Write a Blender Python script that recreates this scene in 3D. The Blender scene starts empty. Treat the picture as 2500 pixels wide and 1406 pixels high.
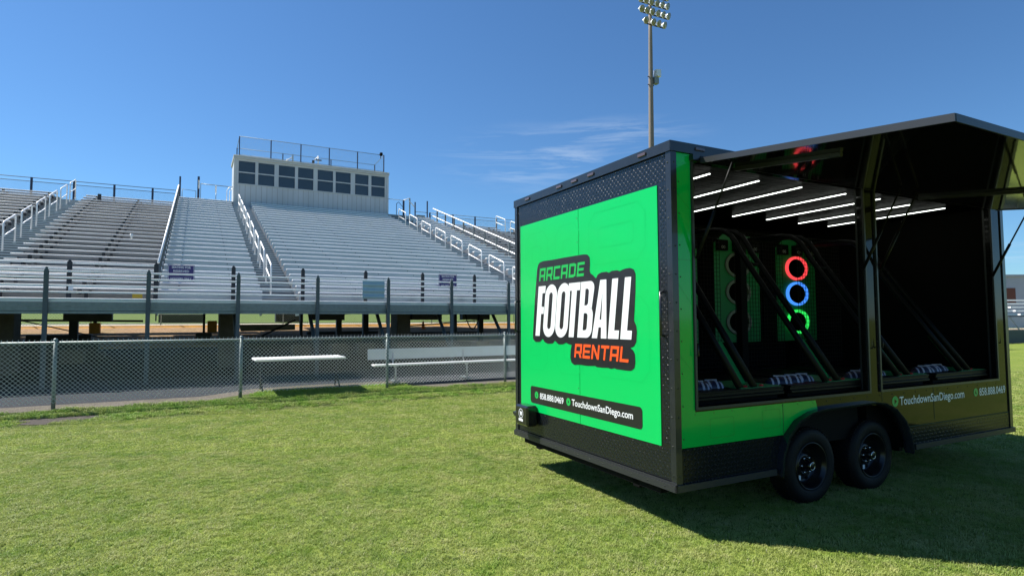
import bpy, math, random
from mathutils import Matrix, Vector
random.seed(7)
R = math.radians
scene = bpy.context.scene
COL = scene.collection

# ------------------------------------------------------------------ camera
HC = 1.6355
cam_d = bpy.data.cameras.new("camera")
cam_d.sensor_width = 36.0
cam_d.sensor_fit = 'HORIZONTAL'
cam_d.lens = 36.0 * 1433.94 / 2500.0
cam_d.clip_start = 0.05
cam_d.clip_end = 6000
cam = bpy.data.objects.new("camera", cam_d)
COL.objects.link(cam)
pitch, roll = 0.055597, -0.0044194
F = Vector((0, math.cos(pitch), math.sin(pitch)))
U = Vector((0, -math.sin(pitch), math.cos(pitch)))
X = Vector((1, 0, 0))
Rt = X * math.cos(roll) + U * math.sin(roll)
Up = U * math.cos(roll) - X * math.sin(roll)
M = Matrix((Rt, Up, -F)).transposed().to_4x4()
M.translation = Vector((0, 0, HC))
cam.matrix_world = M
scene.camera = cam

# ------------------------------------------------------------------ light
SUN = Vector((-0.611, 0.171, 0.773)).normalized()
sun_el = math.asin(SUN.z)
sun_az = math.atan2(SUN.x, SUN.y)
sl = bpy.data.lights.new("sun", 'SUN')
sl.energy = 4.5
sl.angle = R(0.53)
sl.color = (1.0, 0.955, 0.88)
so = bpy.data.objects.new("sun", sl)
COL.objects.link(so)
so.rotation_euler = (-SUN).to_track_quat('-Z', 'Y').to_euler()
scene.view_settings.view_transform = 'Standard'
scene.view_settings.look = 'None'
scene.view_settings.exposure = 1.0
scene.view_settings.gamma = 1.0

world = bpy.data.worlds.new("World")
scene.world = world
world.use_nodes = True
wn = world.node_tree
wn.nodes.clear()


def nd(tree, typ, **kw):
    n = tree.nodes.new(typ)
    for k, v in kw.items():
        if k == 'inputs':
            for a, b in v.items():
                n.inputs[a].default_value = b
        else:
            setattr(n, k, v)
    return n


def build_world():
    L = wn.links
    out = nd(wn, 'ShaderNodeOutputWorld')
    bg = nd(wn, 'ShaderNodeBackground')
    bg.inputs['Strength'].default_value = 0.059
    sky = nd(wn, 'ShaderNodeTexSky')
    sky.sky_type = 'NISHITA'
    sky.sun_disc = False
    sky.sun_elevation = sun_el
    sky.sun_rotation = sun_az
    sky.altitude = 50
    sky.air_density = 1.0
    sky.dust_density = 0.12
    sky.ozone_density = 3.5
    tc = nd(wn, 'ShaderNodeTexCoord')
    # thin cirrus: stretched noise, only in a low band of sky beyond the trailer
    mp = nd(wn, 'ShaderNodeMapping')
    mp.inputs['Rotation'].default_value = (0.0, R(-14), 0)
    mp.inputs['Scale'].default_value = (2.6, 2.6, 24.0)
    nz = nd(wn, 'ShaderNodeTexNoise')
    nz.inputs['Scale'].default_value = 1.9
    nz.inputs['Detail'].default_value = 8
    nz.inputs['Roughness'].default_value = 0.62
    nz.inputs['Distortion'].default_value = 0.55
    cr = nd(wn, 'ShaderNodeMapRange')
    cr.inputs['From Min'].default_value = 0.49
    cr.inputs['From Max'].default_value = 0.86
    cr.clamp = True
    L.new(tc.outputs['Generated'], mp.inputs['Vector'])
    L.new(mp.outputs['Vector'], nz.inputs['Vector'])
    L.new(nz.outputs['Fac'], cr.inputs['Value'])

    def blob(cx, cz, rx, rz):
        v = Vector(((cx - 1250) / 1434.0, 1.0, (783 - cz) / 1434.0)).normalized()
        s = nd(wn, 'ShaderNodeVectorMath', operation='SUBTRACT')
        s.inputs[1].default_value = v
        L.new(tc.outputs['Generated'], s.inputs[0])
        sc = nd(wn, 'ShaderNodeVectorMath', operation='MULTIPLY')
        sc.inputs[1].default_value = (1434.0 / rx, 1434.0 / rx, 1434.0 / rz)
        L.new(s.outputs[0], sc.inputs[0])
        ln = nd(wn, 'ShaderNodeVectorMath', operation='LENGTH')
        L.new(sc.outputs[0], ln.inputs[0])
        mr = nd(wn, 'ShaderNodeMapRange', interpolation_type='SMOOTHSTEP')
        mr.inputs['From Min'].default_value = 1.0
        mr.inputs['From Max'].default_value = 0.15
        mr.inputs['To Min'].default_value = 0.0
        mr.inputs['To Max'].default_value = 1.0
        L.new(ln.outputs['Value'], mr.inputs['Value'])
        return mr.outputs[0]
    acc = None
    for b in ((1330, 385, 330, 95), (2330, 560, 500, 190), (1500, 330, 260, 60)):
        o = blob(*b)
        if acc is None:
            acc = o
        else:
            m = nd(wn, 'ShaderNodeMath', operation='MAXIMUM')
            L.new(acc, m.inputs[0])
            L.new(o, m.inputs[1])
            acc = m.outputs[0]
    mu = nd(wn, 'ShaderNodeMath', operation='MULTIPLY')
    L.new(cr.outputs[0], mu.inputs[0])
    L.new(acc, mu.inputs[1])
    mu2 = nd(wn, 'ShaderNodeMath', operation='MULTIPLY')
    mu2.inputs[1].default_value = 0.5
    L.new(mu.outputs[0], mu2.inputs[0])
    tint = nd(wn, 'ShaderNodeMix', data_type='RGBA', blend_type='MULTIPLY')
    tint.inputs['Factor'].default_value = 1.0
    tint.inputs['B'].default_value = (0.62, 0.92, 1.15, 1)
    L.new(sky.outputs[0], tint.inputs['A'])
    mix = nd(wn, 'ShaderNodeMix', data_type='RGBA')
    mix.inputs['B'].default_value = (7.6, 8.4, 9.2, 1)
    L.new(mu2.outputs[0], mix.inputs['Factor'])
    L.new(tint.outputs['Result'], mix.inputs['A'])
    L.new(mix.outputs['Result'], bg.inputs['Color'])
    L.new(bg.outputs[0], out.inputs['Surface'])


build_world()

# ------------------------------------------------------------------ frames
YS, YT = 0.4964966, 0.4780488
SO = Vector((-10.208519, 12.865634, 0))
TO = Vector((1.244406, 4.533395, 0))
SF = Matrix.Translation(SO) @ Matrix.Rotation(YS, 4, 'Z')     # x = along the stand, y = back, z up
TF = Matrix.Translation(TO) @ Matrix.Rotation(YT, 4, 'Z')     # x = along the trailer, y = across (far), z up
WF = Matrix.Identity(4)

# ------------------------------------------------------------------ materials
MATS = {}


def pmat(name, col, rough=0.6, metal=0.0, spec=0.5, var=0.0, vscale=6.0, bump=0.0, bscale=40.0,
         coat=0.0, emis=None, estr=0.0, col2=None, stretch=None, detail=5):
    m = bpy.data.materials.new(name)
    m.use_nodes = True
    t = m.node_tree
    b = t.nodes['Principled BSDF']
    b.inputs['Base Color'].default_value = (*col, 1)
    b.inputs['Roughness'].default_value = rough
    b.inputs['Metallic'].default_value = metal
    b.inputs['Specular IOR Level'].default_value = spec
    b.inputs['Coat Weight'].default_value = coat
    b.inputs['Coat Roughness'].default_value = 0.04
    if emis:
        b.inputs['Emission Color'].default_value = (*emis, 1)
        b.inputs['Emission Strength'].default_value = estr
    L = t.links
    if var > 0 or col2 or bump > 0:
        tc = nd(t, 'ShaderNodeTexCoord')
        vec = tc.outputs['Object']
        if stretch:
            mp = nd(t, 'ShaderNodeMapping')
            mp.inputs['Scale'].default_value = stretch
            L.new(vec, mp.inputs['Vector'])
            vec = mp.outputs[0]
    if var > 0 or col2:
        nz = nd(t, 'ShaderNodeTexNoise')
        nz.inputs['Scale'].default_value = vscale
        nz.inputs['Detail'].default_value = detail
        nz.inputs['Roughness'].default_value = 0.6
        L.new(vec, nz.inputs['Vector'])
        mr = nd(t, 'ShaderNodeMapRange')
        mr.inputs['From Min'].default_value = 0.3
        mr.inputs['From Max'].default_value = 0.7
        L.new(nz.outputs['Fac'], mr.inputs['Value'])
        mx = nd(t, 'ShaderNodeMix', data_type='RGBA')
        if col2:
            mx.inputs['A'].default_value = (*col, 1)
            mx.inputs['B'].default_value = (*col2, 1)
        else:
            mx.inputs['A'].default_value = (*[c * (1 - var) for c in col], 1)
            mx.inputs['B'].default_value = (*[min(1, c * (1 + var)) for c in col], 1)
        L.new(mr.outputs[0], mx.inputs['Factor'])
        L.new(mx.outputs['Result'], b.inputs['Base Color'])
        rr = nd(t, 'ShaderNodeMapRange')
        rr.inputs['To Min'].default_value = max(0.02, rough * 0.85)
        rr.inputs['To Max'].default_value = min(1, rough * 1.15)
        L.new(nz.outputs['Fac'], rr.inputs['Value'])
        L.new(rr.outputs[0], b.inputs['Roughness'])
    if bump > 0:
        nb = nd(t, 'ShaderNodeTexNoise')
        nb.inputs['Scale'].default_value = bscale
        nb.inputs['Detail'].default_value = 4
        L.new(vec, nb.inputs['Vector'])
        bp = nd(t, 'ShaderNodeBump')
        bp.inputs['Strength'].default_value = bump
        bp.inputs['Distance'].default_value = 0.02
        L.new(nb.outputs['Fac'], bp.inputs['Height'])
        L.new(bp.outputs[0], b.inputs['Normal'])
    MATS[name] = m
    return m


def tread_mat():
    """black painted diamond tread plate, raised lozenges as bump"""
    m = bpy.data.materials.new('tread_plate')
    m.use_nodes = True
    t = m.node_tree
    L = t.links
    b = t.nodes['Principled BSDF']
    b.inputs['Base Color'].default_value = (0.008, 0.009, 0.011, 1)
    b.inputs['Roughness'].default_value = 0.17
    b.inputs['Coat Weight'].default_value = 0.0
    b.inputs['Specular IOR Level'].default_value = 0.25
    tc = nd(t, 'ShaderNodeTexCoord')
    sp = nd(t, 'ShaderNodeSeparateXYZ')
    L.new(tc.outputs['Object'], sp.inputs[0])

    def mth(op, a, c=None, d=None):
        n = nd(t, 'ShaderNodeMath', operation=op)
        for i, v in enumerate((a, c, d)):
            if v is None:
                continue
            if isinstance(v, (int, float)):
                n.inputs[i].default_value = v
            else:
                L.new(v, n.inputs[i])
        return n.outputs[0]
    c = 0.036
    P = mth('DIVIDE', mth('ADD', mth('ADD', sp.outputs[0], sp.outputs[1]), 50.0), c)
    Q = mth('DIVIDE', mth('ADD', sp.outputs[2], 50.0), c)
    i = mth('FLOOR', P)
    j = mth('FLOOR', Q)
    fx = mth('SUBTRACT', mth('FRACT', P), 0.5)
    fy = mth('SUBTRACT', mth('FRACT', Q), 0.5)
    par = mth('SUBTRACT', mth('MULTIPLY', mth('MODULO', mth('ADD', i, j), 2.0), 2.0), 1.0)
    sfy = mth('MULTIPLY', par, fy)
    a = mth('DIVIDE', mth('MULTIPLY', mth('ADD', fx, sfy), 0.7071), 0.50)
    d = mth('DIVIDE', mth('MULTIPLY', mth('SUBTRACT', fx, sfy), 0.7071), 0.15)
    e = mth('SUBTRACT', 1.0, mth('ADD', mth('MULTIPLY', a, a), mth('MULTIPLY', d, d)))
    h = mth('MAXIMUM', e, 0.0)
    h = mth('POWER', h, 0.6)
    bp = nd(t, 'ShaderNodeBump')
    bp.inputs['Strength'].default_value = 1.0
    bp.inputs['Distance'].default_value = 0.007
    L.new(h, bp.inputs['Height'])
    L.new(bp.outputs[0], b.inputs['Normal'])
    L.new(bp.outputs[0], b.inputs['Coat Normal'])
    MATS['tread_plate'] = m


def ground_mat(name, cols, scale=(0.35, 3.0, 30.0), rough=0.95, bump=0.5, bdist=0.03, bscale=60.0, thr=(0.35, 0.65)):
    """cols: dark, mid, light, patch"""
    m = bpy.data.materials.new(name)
    m.use_nodes = True
    t = m.node_tree
    L = t.links
    b = t.nodes['Principled BSDF']
    b.inputs['Roughness'].default_value = rough
    b.inputs['Specular IOR Level'].default_value = 0.15
    geo = nd(t, 'ShaderNodeNewGeometry')

    def noise(s, det=5, ro=0.6):
        n = nd(t, 'ShaderNodeTexNoise')
        n.inputs['Scale'].default_value = s
        n.inputs['Detail'].default_value = det
        n.inputs['Roughness'].default_value = ro
        L.new(geo.outputs['Position'], n.inputs['Vector'])
        r = nd(t, 'ShaderNodeMapRange')
        r.inputs['From Min'].default_value = thr[0]
        r.inputs['From Max'].default_value = thr[1]
        L.new(n.outputs['Fac'], r.inputs['Value'])
        return r.outputs[0], n.outputs['Fac']
    f1, _ = noise(scale[0])
    f2, _ = noise(scale[1])
    f3, n3 = noise(scale[2], 6, 0.7)
    m1 = nd(t, 'ShaderNodeMix', data_type='RGBA')
    m1.inputs['A'].default_value = (*cols[1], 1)
    m1.inputs['B'].default_value = (*cols[3], 1)
    L.new(f1, m1.inputs['Factor'])
    m2 = nd(t, 'ShaderNodeMix', data_type='RGBA')
    m2.inputs['B'].default_value = (*cols[2], 1)
    k = nd(t, 'ShaderNodeMath', operation='MULTIPLY')
    k.inputs[1].default_value = 0.6
    L.new(f2, k.inputs[0])
    L.new(k.outputs[0], m2.inputs['Factor'])
    L.new(m1.outputs['Result'], m2.inputs['A'])
    m3 = nd(t, 'ShaderNodeMix', data_type='RGBA')
    m3.inputs['A'].default_value = (*cols[0], 1)
    L.new(f3, m3.inputs['Factor'])
    L.new(m2.outputs['Result'], m3.inputs['B'])
    L.new(m3.outputs['Result'], b.inputs['Base Color'])
    nb = nd(t, 'ShaderNodeTexNoise')
    nb.inputs['Scale'].default_value = bscale
    nb.inputs['Detail'].default_value = 6
    nb.inputs['Roughness'].default_value = 0.75
    L.new(geo.outputs['Position'], nb.inputs['Vector'])
    bp = nd(t, 'ShaderNodeBump')
    bp.inputs['Strength'].default_value = bump
    bp.inputs['Distance'].default_value = bdist
    L.new(nb.outputs['Fac'], bp.inputs['Height'])
    L.new(bp.outputs[0], b.inputs['Normal'])
    MATS[name] = m


def blade_mat(name, ca, cb, cc):
    m = bpy.data.materials.new(name)
    m.use_nodes = True
    t = m.node_tree
    L = t.links
    b = t.nodes['Principled BSDF']
    b.inputs['Roughness'].default_value = 0.55
    b.inputs['Specular IOR Level'].default_value = 0.25
    geo = nd(t, 'ShaderNodeNewGeometry')
    n1 = nd(t, 'ShaderNodeTexNoise', inputs={'Scale': 0.8, 'Detail': 6, 'Roughness': 0.65})
    n2 = nd(t, 'ShaderNodeTexNoise', inputs={'Scale': 2.2, 'Detail': 8, 'Roughness': 0.75})
    L.new(geo.outputs['Position'], n1.inputs['Vector'])
    L.new(geo.outputs['Position'], n2.inputs['Vector'])
    r1 = nd(t, 'ShaderNodeMapRange', inputs={'From Min': 0.35, 'From Max': 0.65})
    L.new(n1.outputs['Fac'], r1.inputs['Value'])
    r2 = nd(t, 'ShaderNodeMapRange', inputs={'From Min': 0.35, 'From Max': 0.7})
    L.new(n2.outputs['Fac'], r2.inputs['Value'])
    m1 = nd(t, 'ShaderNodeMix', data_type='RGBA')
    m1.inputs['A'].default_value = (*ca, 1)
    m1.inputs['B'].default_value = (*cb, 1)
    L.new(r1.outputs[0], m1.inputs['Factor'])
    m2 = nd(t, 'ShaderNodeMix', data_type='RGBA')
    m2.inputs['B'].default_value = (*cc, 1)
    L.new(r2.outputs[0], m2.inputs['Factor'])
    L.new(m1.outputs['Result'], m2.inputs['A'])
    L.new(m2.outputs['Result'], b.inputs['Base Color'])
    tr = nd(t, 'ShaderNodeBsdfTranslucent')
    L.new(m2.outputs['Result'], tr.inputs['Color'])
    mx = nd(t, 'ShaderNodeMixShader')
    mx.inputs[0].default_value = 0.3
    L.new(b.outputs[0], mx.inputs[1])
    L.new(tr.outputs[0], mx.inputs[2])
    L.new(mx.outputs[0], t.nodes['Material Output'].inputs['Surface'])
    MATS[name] = m


tread_mat()
pmat('tread_black', (0.006, 0.007, 0.009), rough=0.22, coat=0.2)
pmat('aluminium', (0.56, 0.57, 0.58), rough=0.42, metal=0.75, var=0.12, vscale=3.0, stretch=(0.5, 4, 4))
pmat('aluminium_bright', (0.84, 0.84, 0.83), rough=0.42, metal=0.15, var=0.05, vscale=5.0)
pmat('riser_metal', (0.40, 0.415, 0.44), rough=0.36, metal=0.85, var=0.14, vscale=1.2, stretch=(0.6, 1, 6))
pmat('seat_weathered', (0.55, 0.555, 0.55), rough=0.6, metal=0.35, var=0.18, vscale=1.5, stretch=(0.4, 3, 3))
pmat('deck_weathered', (0.27, 0.27, 0.27), rough=0.75, metal=0.15, var=0.25, vscale=1.5, stretch=(0.4, 2, 2))
pmat('deck_grey', (0.25, 0.26, 0.27), rough=0.65, metal=0.35, var=0.2, vscale=2.0)
pmat('slate_paint', (0.07, 0.09, 0.10), rough=0.55, var=0.15, vscale=8)
pmat('dark_steel', (0.03, 0.033, 0.04), rough=0.6, metal=0.2, var=0.2, vscale=8)
pmat('navy_paint', (0.03, 0.04, 0.08), rough=0.5, var=0.15, vscale=8)
pmat('galvanised', (0.20, 0.235, 0.235), rough=0.5, metal=0.45, var=0.12, vscale=12)
pmat('wire', (0.62, 0.63, 0.62), rough=0.5, metal=0.2)
pmat('press_wall', (0.42, 0.46, 0.50), rough=0.75, var=0.08, vscale=1.5, stretch=(1, 1, 0.3))
pmat('press_trim', (0.44, 0.47, 0.49), rough=0.7, var=0.06, vscale=3)
pmat('press_fascia', (0.40, 0.40, 0.36), rough=0.75, var=0.12, vscale=2)
pmat('groove', (0.25, 0.26, 0.27), rough=0.8)
pmat('press_glass', (0.03, 0.045, 0.06), rough=0.12, spec=0.6, var=0.2, vscale=0.6)
pmat('concrete', (0.26, 0.24, 0.20), rough=0.9, var=0.2, vscale=3, bump=0.4, bscale=25)
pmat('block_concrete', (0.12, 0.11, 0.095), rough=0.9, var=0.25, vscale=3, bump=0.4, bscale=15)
pmat('ochre_paint', (0.45, 0.22, 0.03), rough=0.8, var=0.2, vscale=4)
pmat('orange_cone', (0.75, 0.2, 0.03), rough=0.6)
pmat('sign_purple', (0.035, 0.022, 0.14), rough=0.4)
pmat('sign_white', (0.75, 0.75, 0.78), rough=0.5)
pmat('sign_yellow', (0.62, 0.38, 0.02), rough=0.5)
pmat('light_blue_sheet', (0.33, 0.45, 0.52), rough=0.4, metal=0.3, var=0.08, vscale=4)
pmat('white_paint', (0.78, 0.78, 0.76), rough=0.5, var=0.04, vscale=4)
pmat('bench_blue', (0.50, 0.56, 0.62), rough=0.4, metal=0.55, var=0.06, vscale=3)
pmat('pole_concrete', (0.20, 0.165, 0.14), rough=0.8, var=0.12, vscale=2, stretch=(1, 1, 0.2))
pmat('lamp_shell', (0.78, 0.78, 0.76), rough=0.35, metal=0.3)
pmat('lamp_glass', (0.20, 0.19, 0.14), rough=0.15, metal=0.3, var=0.3, vscale=3)
pmat('far_building', (0.36, 0.41, 0.48), rough=0.8, var=0.05, vscale=0.3)
pmat('brown_door', (0.13, 0.045, 0.03), rough=0.7, var=0.1, vscale=1)
# trailer
pmat('vinyl_green', (0.001, 0.49, 0.100), rough=0.22, spec=0.4, coat=0.1, bump=0.03, bscale=2.5)
pmat('vinyl_green_line', (0.001, 0.468, 0.095), rough=0.22, spec=.4)
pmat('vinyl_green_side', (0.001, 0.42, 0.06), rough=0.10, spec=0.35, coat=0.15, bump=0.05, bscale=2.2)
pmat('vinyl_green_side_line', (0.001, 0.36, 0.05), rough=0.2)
pmat('gloss_black', (0.005, 0.005, 0.006), rough=0.06, spec=0.24, coat=0.0, bump=0.05, bscale=1.6)
pmat('awning_gloss', (0.004, 0.004, 0.005), rough=0.05, spec=0.55, bump=0.04, bscale=1.6)
pmat('trim_black', (0.012, 0.014, 0.018), rough=0.3, coat=0.3, var=0.1, vscale=10)
pmat('matt_black', (0.002, 0.002, 0.0025), rough=0.7, spec=.12)
pmat('rail_grey', (0.03, 0.032, 0.036), rough=0.35, metal=0.2)
pmat('decal_black', (0.012, 0.012, 0.014), rough=0.3, coat=0.3)
pmat('decal_white', (0.78, 0.80, 0.82), rough=0.35, coat=0.2)
pmat('decal_orange', (0.85, 0.09, 0.012), rough=0.35)
pmat('decal_green', (0.01, 0.42, 0.075), rough=0.35)
pmat('seam', (0.004, 0.03, 0.012), rough=0.6)
pmat('screw', (0.03, 0.035, 0.03), rough=0.3, metal=0.6)
pmat('fender_black', (0.010, 0.012, 0.018), rough=0.25, coat=0.4, bump=0.15, bscale=50)
pmat('rubber', (0.005, 0.005, 0.006), rough=0.6, spec=.2, bump=0.2, bscale=60)
pmat('rim_black', (0.006, 0.006, 0.007), rough=0.28, coat=0.1, spec=.35)
pmat('chrome', (0.7, 0.7, 0.72), rough=0.15, metal=1.0)
pmat('steel_tube', (0.004, 0.004, 0.0045), rough=0.45, spec=.15)
pmat('led_white', (0.8, 0.8, 0.8), emis=(0.93, 1.0, 0.92), estr=2.6)
pmat('led_red', (0.8, 0.1, 0.1), emis=(1.0, 0.06, 0.07), estr=0.62)
pmat('led_blue', (0.1, 0.3, 0.8), emis=(0.05, 0.25, 0.95), estr=0.65)
pmat('led_green', (0.1, 0.8, 0.2), emis=(0.03, 0.9, 0.12), estr=0.5)
pmat('ring_grey', (0.22, 0.25, 0.22), rough=0.5)
pmat('game_green', (0.01, 0.25, 0.07), rough=0.45)
pmat('turf_green', (0.006, 0.22, 0.06), rough=0.8, var=0.2, vscale=60)
pmat('net_black', (0.004, 0.004, 0.004), rough=0.8)
pmat('score_text', (0.35, 0.35, 0.38), rough=0.5)
pmat('button_red', (0.6, 0.02, 0.02), rough=0.3)
pmat('ball_navy', (0.012, 0.014, 0.04), rough=0.4)
pmat('ball_white', (0.36, 0.37, 0.47), rough=0.5)
pmat('marker_smoke', (0.10, 0.06, 0.055), rough=0.15, coat=0.8)
pmat('box_plastic', (0.010, 0.010, 0.012), rough=0.22, coat=0.5)
pmat('ceiling_gloss', (0.0025, 0.0025, 0.0025), spec=.002, rough=0.35, bump=0.5, bscale=6.0, stretch=(1, 6, 1))
pmat('soil', (0.05, 0.04, 0.033), rough=1.0, var=0.3, vscale=12, bump=0.8, bscale=30)

ground_mat('lawn_soil', [(0.075, 0.12, 0.014), (0.175, 0.25, 0.035), (0.33, 0.335, 0.10), (0.25, 0.315, 0.05)],
           scale=(0.45, 1.6, 18.0), bump=0.6, bdist=0.03, bscale=45)
ground_mat('rough_turf', [(0.05, 0.08, 0.015), (0.11, 0.17, 0.035), (0.15, 0.19, 0.06), (0.16, 0.13, 0.08)],
           scale=(1.3, 5.0, 30.0), bump=0.8, bdist=0.05, bscale=30)
ground_mat('bank_grass', [(0.06, 0.10, 0.02), (0.13, 0.20, 0.045), (0.18, 0.23, 0.07), (0.15, 0.20, 0.05)],
           scale=(0.2, 1.5, 14.0), bump=0.5, bscale=20)
ground_mat('asphalt', [(0.025, 0.028, 0.034), (0.045, 0.048, 0.055), (0.065, 0.068, 0.074), (0.04, 0.043, 0.05)],
           scale=(0.5, 4.0, 80.0), bump=0.4, bdist=0.01, bscale=120)
ground_mat('shaded_earth', [(0.012, 0.011, 0.010), (0.024, 0.021, 0.018), (0.035, 0.03, 0.025), (0.02, 0.018, 0.015)],  # shade below the stand is put into this near-black ground colour
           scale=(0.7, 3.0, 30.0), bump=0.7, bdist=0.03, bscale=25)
ground_mat('dusty_edge', [(0.08, 0.07, 0.06), (0.19, 0.17, 0.145), (0.26, 0.23, 0.19), (0.13, 0.13, 0.08)],
           scale=(0.8, 6.0, 40.0), bump=0.6, bdist=0.02, bscale=40)
ground_mat('dirt', [(0.17, 0.10, 0.055), (0.42, 0.27, 0.16), (0.50, 0.36, 0.24), (0.30, 0.24, 0.10)],
           scale=(0.5, 1.6, 9.0), bump=0.9, bdist=0.08, bscale=10)
ground_mat('path_concrete', [(0.38, 0.34, 0.28), (0.52, 0.47, 0.40), (0.58, 0.53, 0.46), (0.46, 0.42, 0.35)],
           scale=(0.5, 4.0, 30.0), bump=0.2, bscale=40)
blade_mat('blade_lawn', (0.14, 0.265, 0.032), (0.28, 0.385, 0.06), (0.50, 0.49, 0.20))
blade_mat('blade_dry', (0.42, 0.38, 0.20), (0.50, 0.46, 0.28), (0.60, 0.57, 0.38))
blade_mat('blade_rough', (0.16, 0.36, 0.035), (0.26, 0.44, 0.06), (0.42, 0.44, 0.14))


# ------------------------------------------------------------------ mesh helpers
class MB:
    def __init__(self):
        self.v, self.f, self.m, self.s = [], [], [], []

    def add(self, vs, fs, mi=0, smooth=False):
        o = len(self.v)
        self.v += [tuple(p) for p in vs]
        for f in fs:
            self.f.append([i + o for i in f])
            self.m.append(mi)
            self.s.append(smooth)
        return self

    def box(self, x0, x1, y0, y1, z0, z1, mi=0, bev=0.0):
        if x0 > x1: x0, x1 = x1, x0
        if y0 > y1: y0, y1 = y1, y0
        if z0 > z1: z0, z1 = z1, z0
        if bev <= 0:
            vs = [(x, y, z) for z in (z0, z1) for y in (y0, y1) for x in (x0, x1)]
            fs = [(0, 2, 3, 1), (4, 5, 7, 6), (0, 1, 5, 4), (2, 6, 7, 3), (0, 4, 6, 2), (1, 3, 7, 5)]
            return self.add(vs, fs, mi)
        b = bev
        prof = [(x0 + b, y0), (x1 - b, y0), (x1, y0 + b), (x1, y1 - b), (x1 - b, y1), (x0 + b, y1), (x0, y1 - b), (x0, y0 + b)]
        inn = [(min(max(px, x0 + b), x1 - b), min(max(py, y0 + b), y1 - b)) for px, py in prof]
        vs = [(p[0], p[1], z0) for p in inn] + [(p[0], p[1], z0 + b) for p in prof] + \
             [(p[0], p[1], z1 - b) for p in prof] + [(p[0], p[1], z1) for p in inn]
        fs = [list(range(7, -1, -1)), list(range(24, 32))]
        for l in range(3):
            for i in range(8):
                j = (i + 1) % 8
                fs.append((l * 8 + i, l * 8 + j, l * 8 + 8 + j, l * 8 + 8 + i))
        return self.add(vs, fs, mi)

    def hexa(self, lo, hi, mi=0):
        """two quads (4 points each) joined"""
        vs = list(lo) + list(hi)
        return self.add(vs, [(3, 2, 1, 0), (4, 5, 6, 7), (0, 1, 5, 4), (1, 2, 6, 5), (2, 3, 7, 6), (3, 0, 4, 7)], mi)

    def tube(self, pts, r, n=8, mi=0, closed=False, smooth=True, r1=None):
        pts = [Vector(p) for p in pts]
        k = len(pts)
        vs = []
        up = None
        for i, p in enumerate(pts):
            if closed:
                t = (pts[(i + 1) % k] - pts[i - 1]).normalized()
            elif i == 0:
                t = (pts[1] - pts[0]).normalized()
            elif i == k - 1:
                t = (pts[-1] - pts[-2]).normalized()
            else:
                t = ((pts[i + 1] - p).normalized() + (p - pts[i - 1]).normalized()).normalized()
            if up is None:
                up = Vector((0, 0, 1)) if abs(t.z) < 0.9 else Vector((1, 0, 0))
            a = t.cross(up).normalized()
            bb = a.cross(t).normalized()
            up = bb
            rr = r if r1 is None else r + (r1 - r) * i / (k - 1)
            for j in range(n):
                an = 2 * math.pi * (j + 0.5) / n
                vs.append(p + a * (rr * math.cos(an)) + bb * (rr * math.sin(an)))
        fs = []
        for i in range(k if closed else k - 1):
            for j in range(n):
                a0 = i * n + j
                a1 = i * n + (j + 1) % n
                b0 = ((i + 1) % k) * n + j
                b1 = ((i + 1) % k) * n + (j + 1) % n
                fs.append((a0, b0, b1, a1))
        if not closed:
            fs.append(list(range(n)))
            fs.append(list(range(k * n - 1, (k - 1) * n - 1, -1)))
        return self.add(vs, fs, mi, smooth)

    def lathe(self, prof, c, axis, n=32, mi=0, smooth=True):
        """prof: (radius, offset along axis); axis 'y-' etc via unit vector"""
        ax = Vector(axis).normalized()
        a = ax.orthogonal().normalized()
        bb = ax.cross(a)
        c = Vector(c)
        vs = []
        for (r, h) in prof:
            for j in range(n):
                an = 2 * math.pi * j / n
                vs.append(c + ax * h + a * (r * math.cos(an)) + bb * (r * math.sin(an)))
        fs = []
        for i in range(len(prof) - 1):
            for j in range(n):
                fs.append((i * n + j, i * n + (j + 1) % n, (i + 1) * n + (j + 1) % n, (i + 1) * n + j))
        return self.add(vs, fs, mi, smooth)

    def extr(self, prof, x0, x1, mi=0):
        """profile in (y,z), extruded along x, closed"""
        n = len(prof)
        vs = [(x0, p[0], p[1]) for p in prof] + [(x1, p[0], p[1]) for p in prof]
        fs = [list(range(n - 1, -1, -1)), list(range(n, 2 * n))]
        for i in range(n):
            j = (i + 1) % n
            fs.append((i, j, n + j, n + i))
        return self.add(vs, fs, mi)

    def strip(self, prof, x0, x1, mi=0):
        """open profile in (y,z) swept along x (single sheet)"""
        n = len(prof)
        vs = [(x0, p[0], p[1]) for p in prof] + [(x1, p[0], p[1]) for p in prof]
        return self.add(vs, [(i, n + i, n + i + 1, i + 1) for i in range(n - 1)], mi)

    def build(self, name, mats, parent=None, org=(0, 0, 0), frame=None, label=None, kind=None):
        if not isinstance(mats, (list, tuple)):
            mats = [mats]
        me = bpy.data.meshes.new(name)
        ox, oy, oz = org
        me.from_pydata([(p[0] - ox, p[1] - oy, p[2] - oz) for p in self.v], [], self.f)
        for mm in mats:
            me.materials.append(MATS[mm])
        me.polygons.foreach_set('material_index', self.m)
        me.polygons.foreach_set('use_smooth', self.s)
        me.update()
        o = bpy.data.objects.new(name, me)
        COL.objects.link(o)
        if parent is not None:
            o.parent = parent
        elif frame is not None:
            o.matrix_world = frame @ Matrix.Translation(Vector(org))
        if label: o['label'] = label
        if kind: o['kind'] = kind
        return o


class Thing:
    def __init__(self, name, label, cat, frame, org, group=None):
        self.o = bpy.data.objects.new(name, None)
        COL.objects.link(self.o)
        self.o.empty_display_size = 0.3
        self.o.matrix_world = frame @ Matrix.Translation(Vector(org))
        self.org = org
        self.o['label'] = label
        self.o['category'] = cat
        if group: self.o['group'] = group

    def part(self, name, mb, mats, parent=None, label=None, kind=None):
        return mb.build(name, mats, parent or self.o, self.org, label=label, kind=kind)


def tag(o, label, cat, group=None):
    o['label'] = label
    o['category'] = cat
    if group: o['group'] = group
    return o


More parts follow.
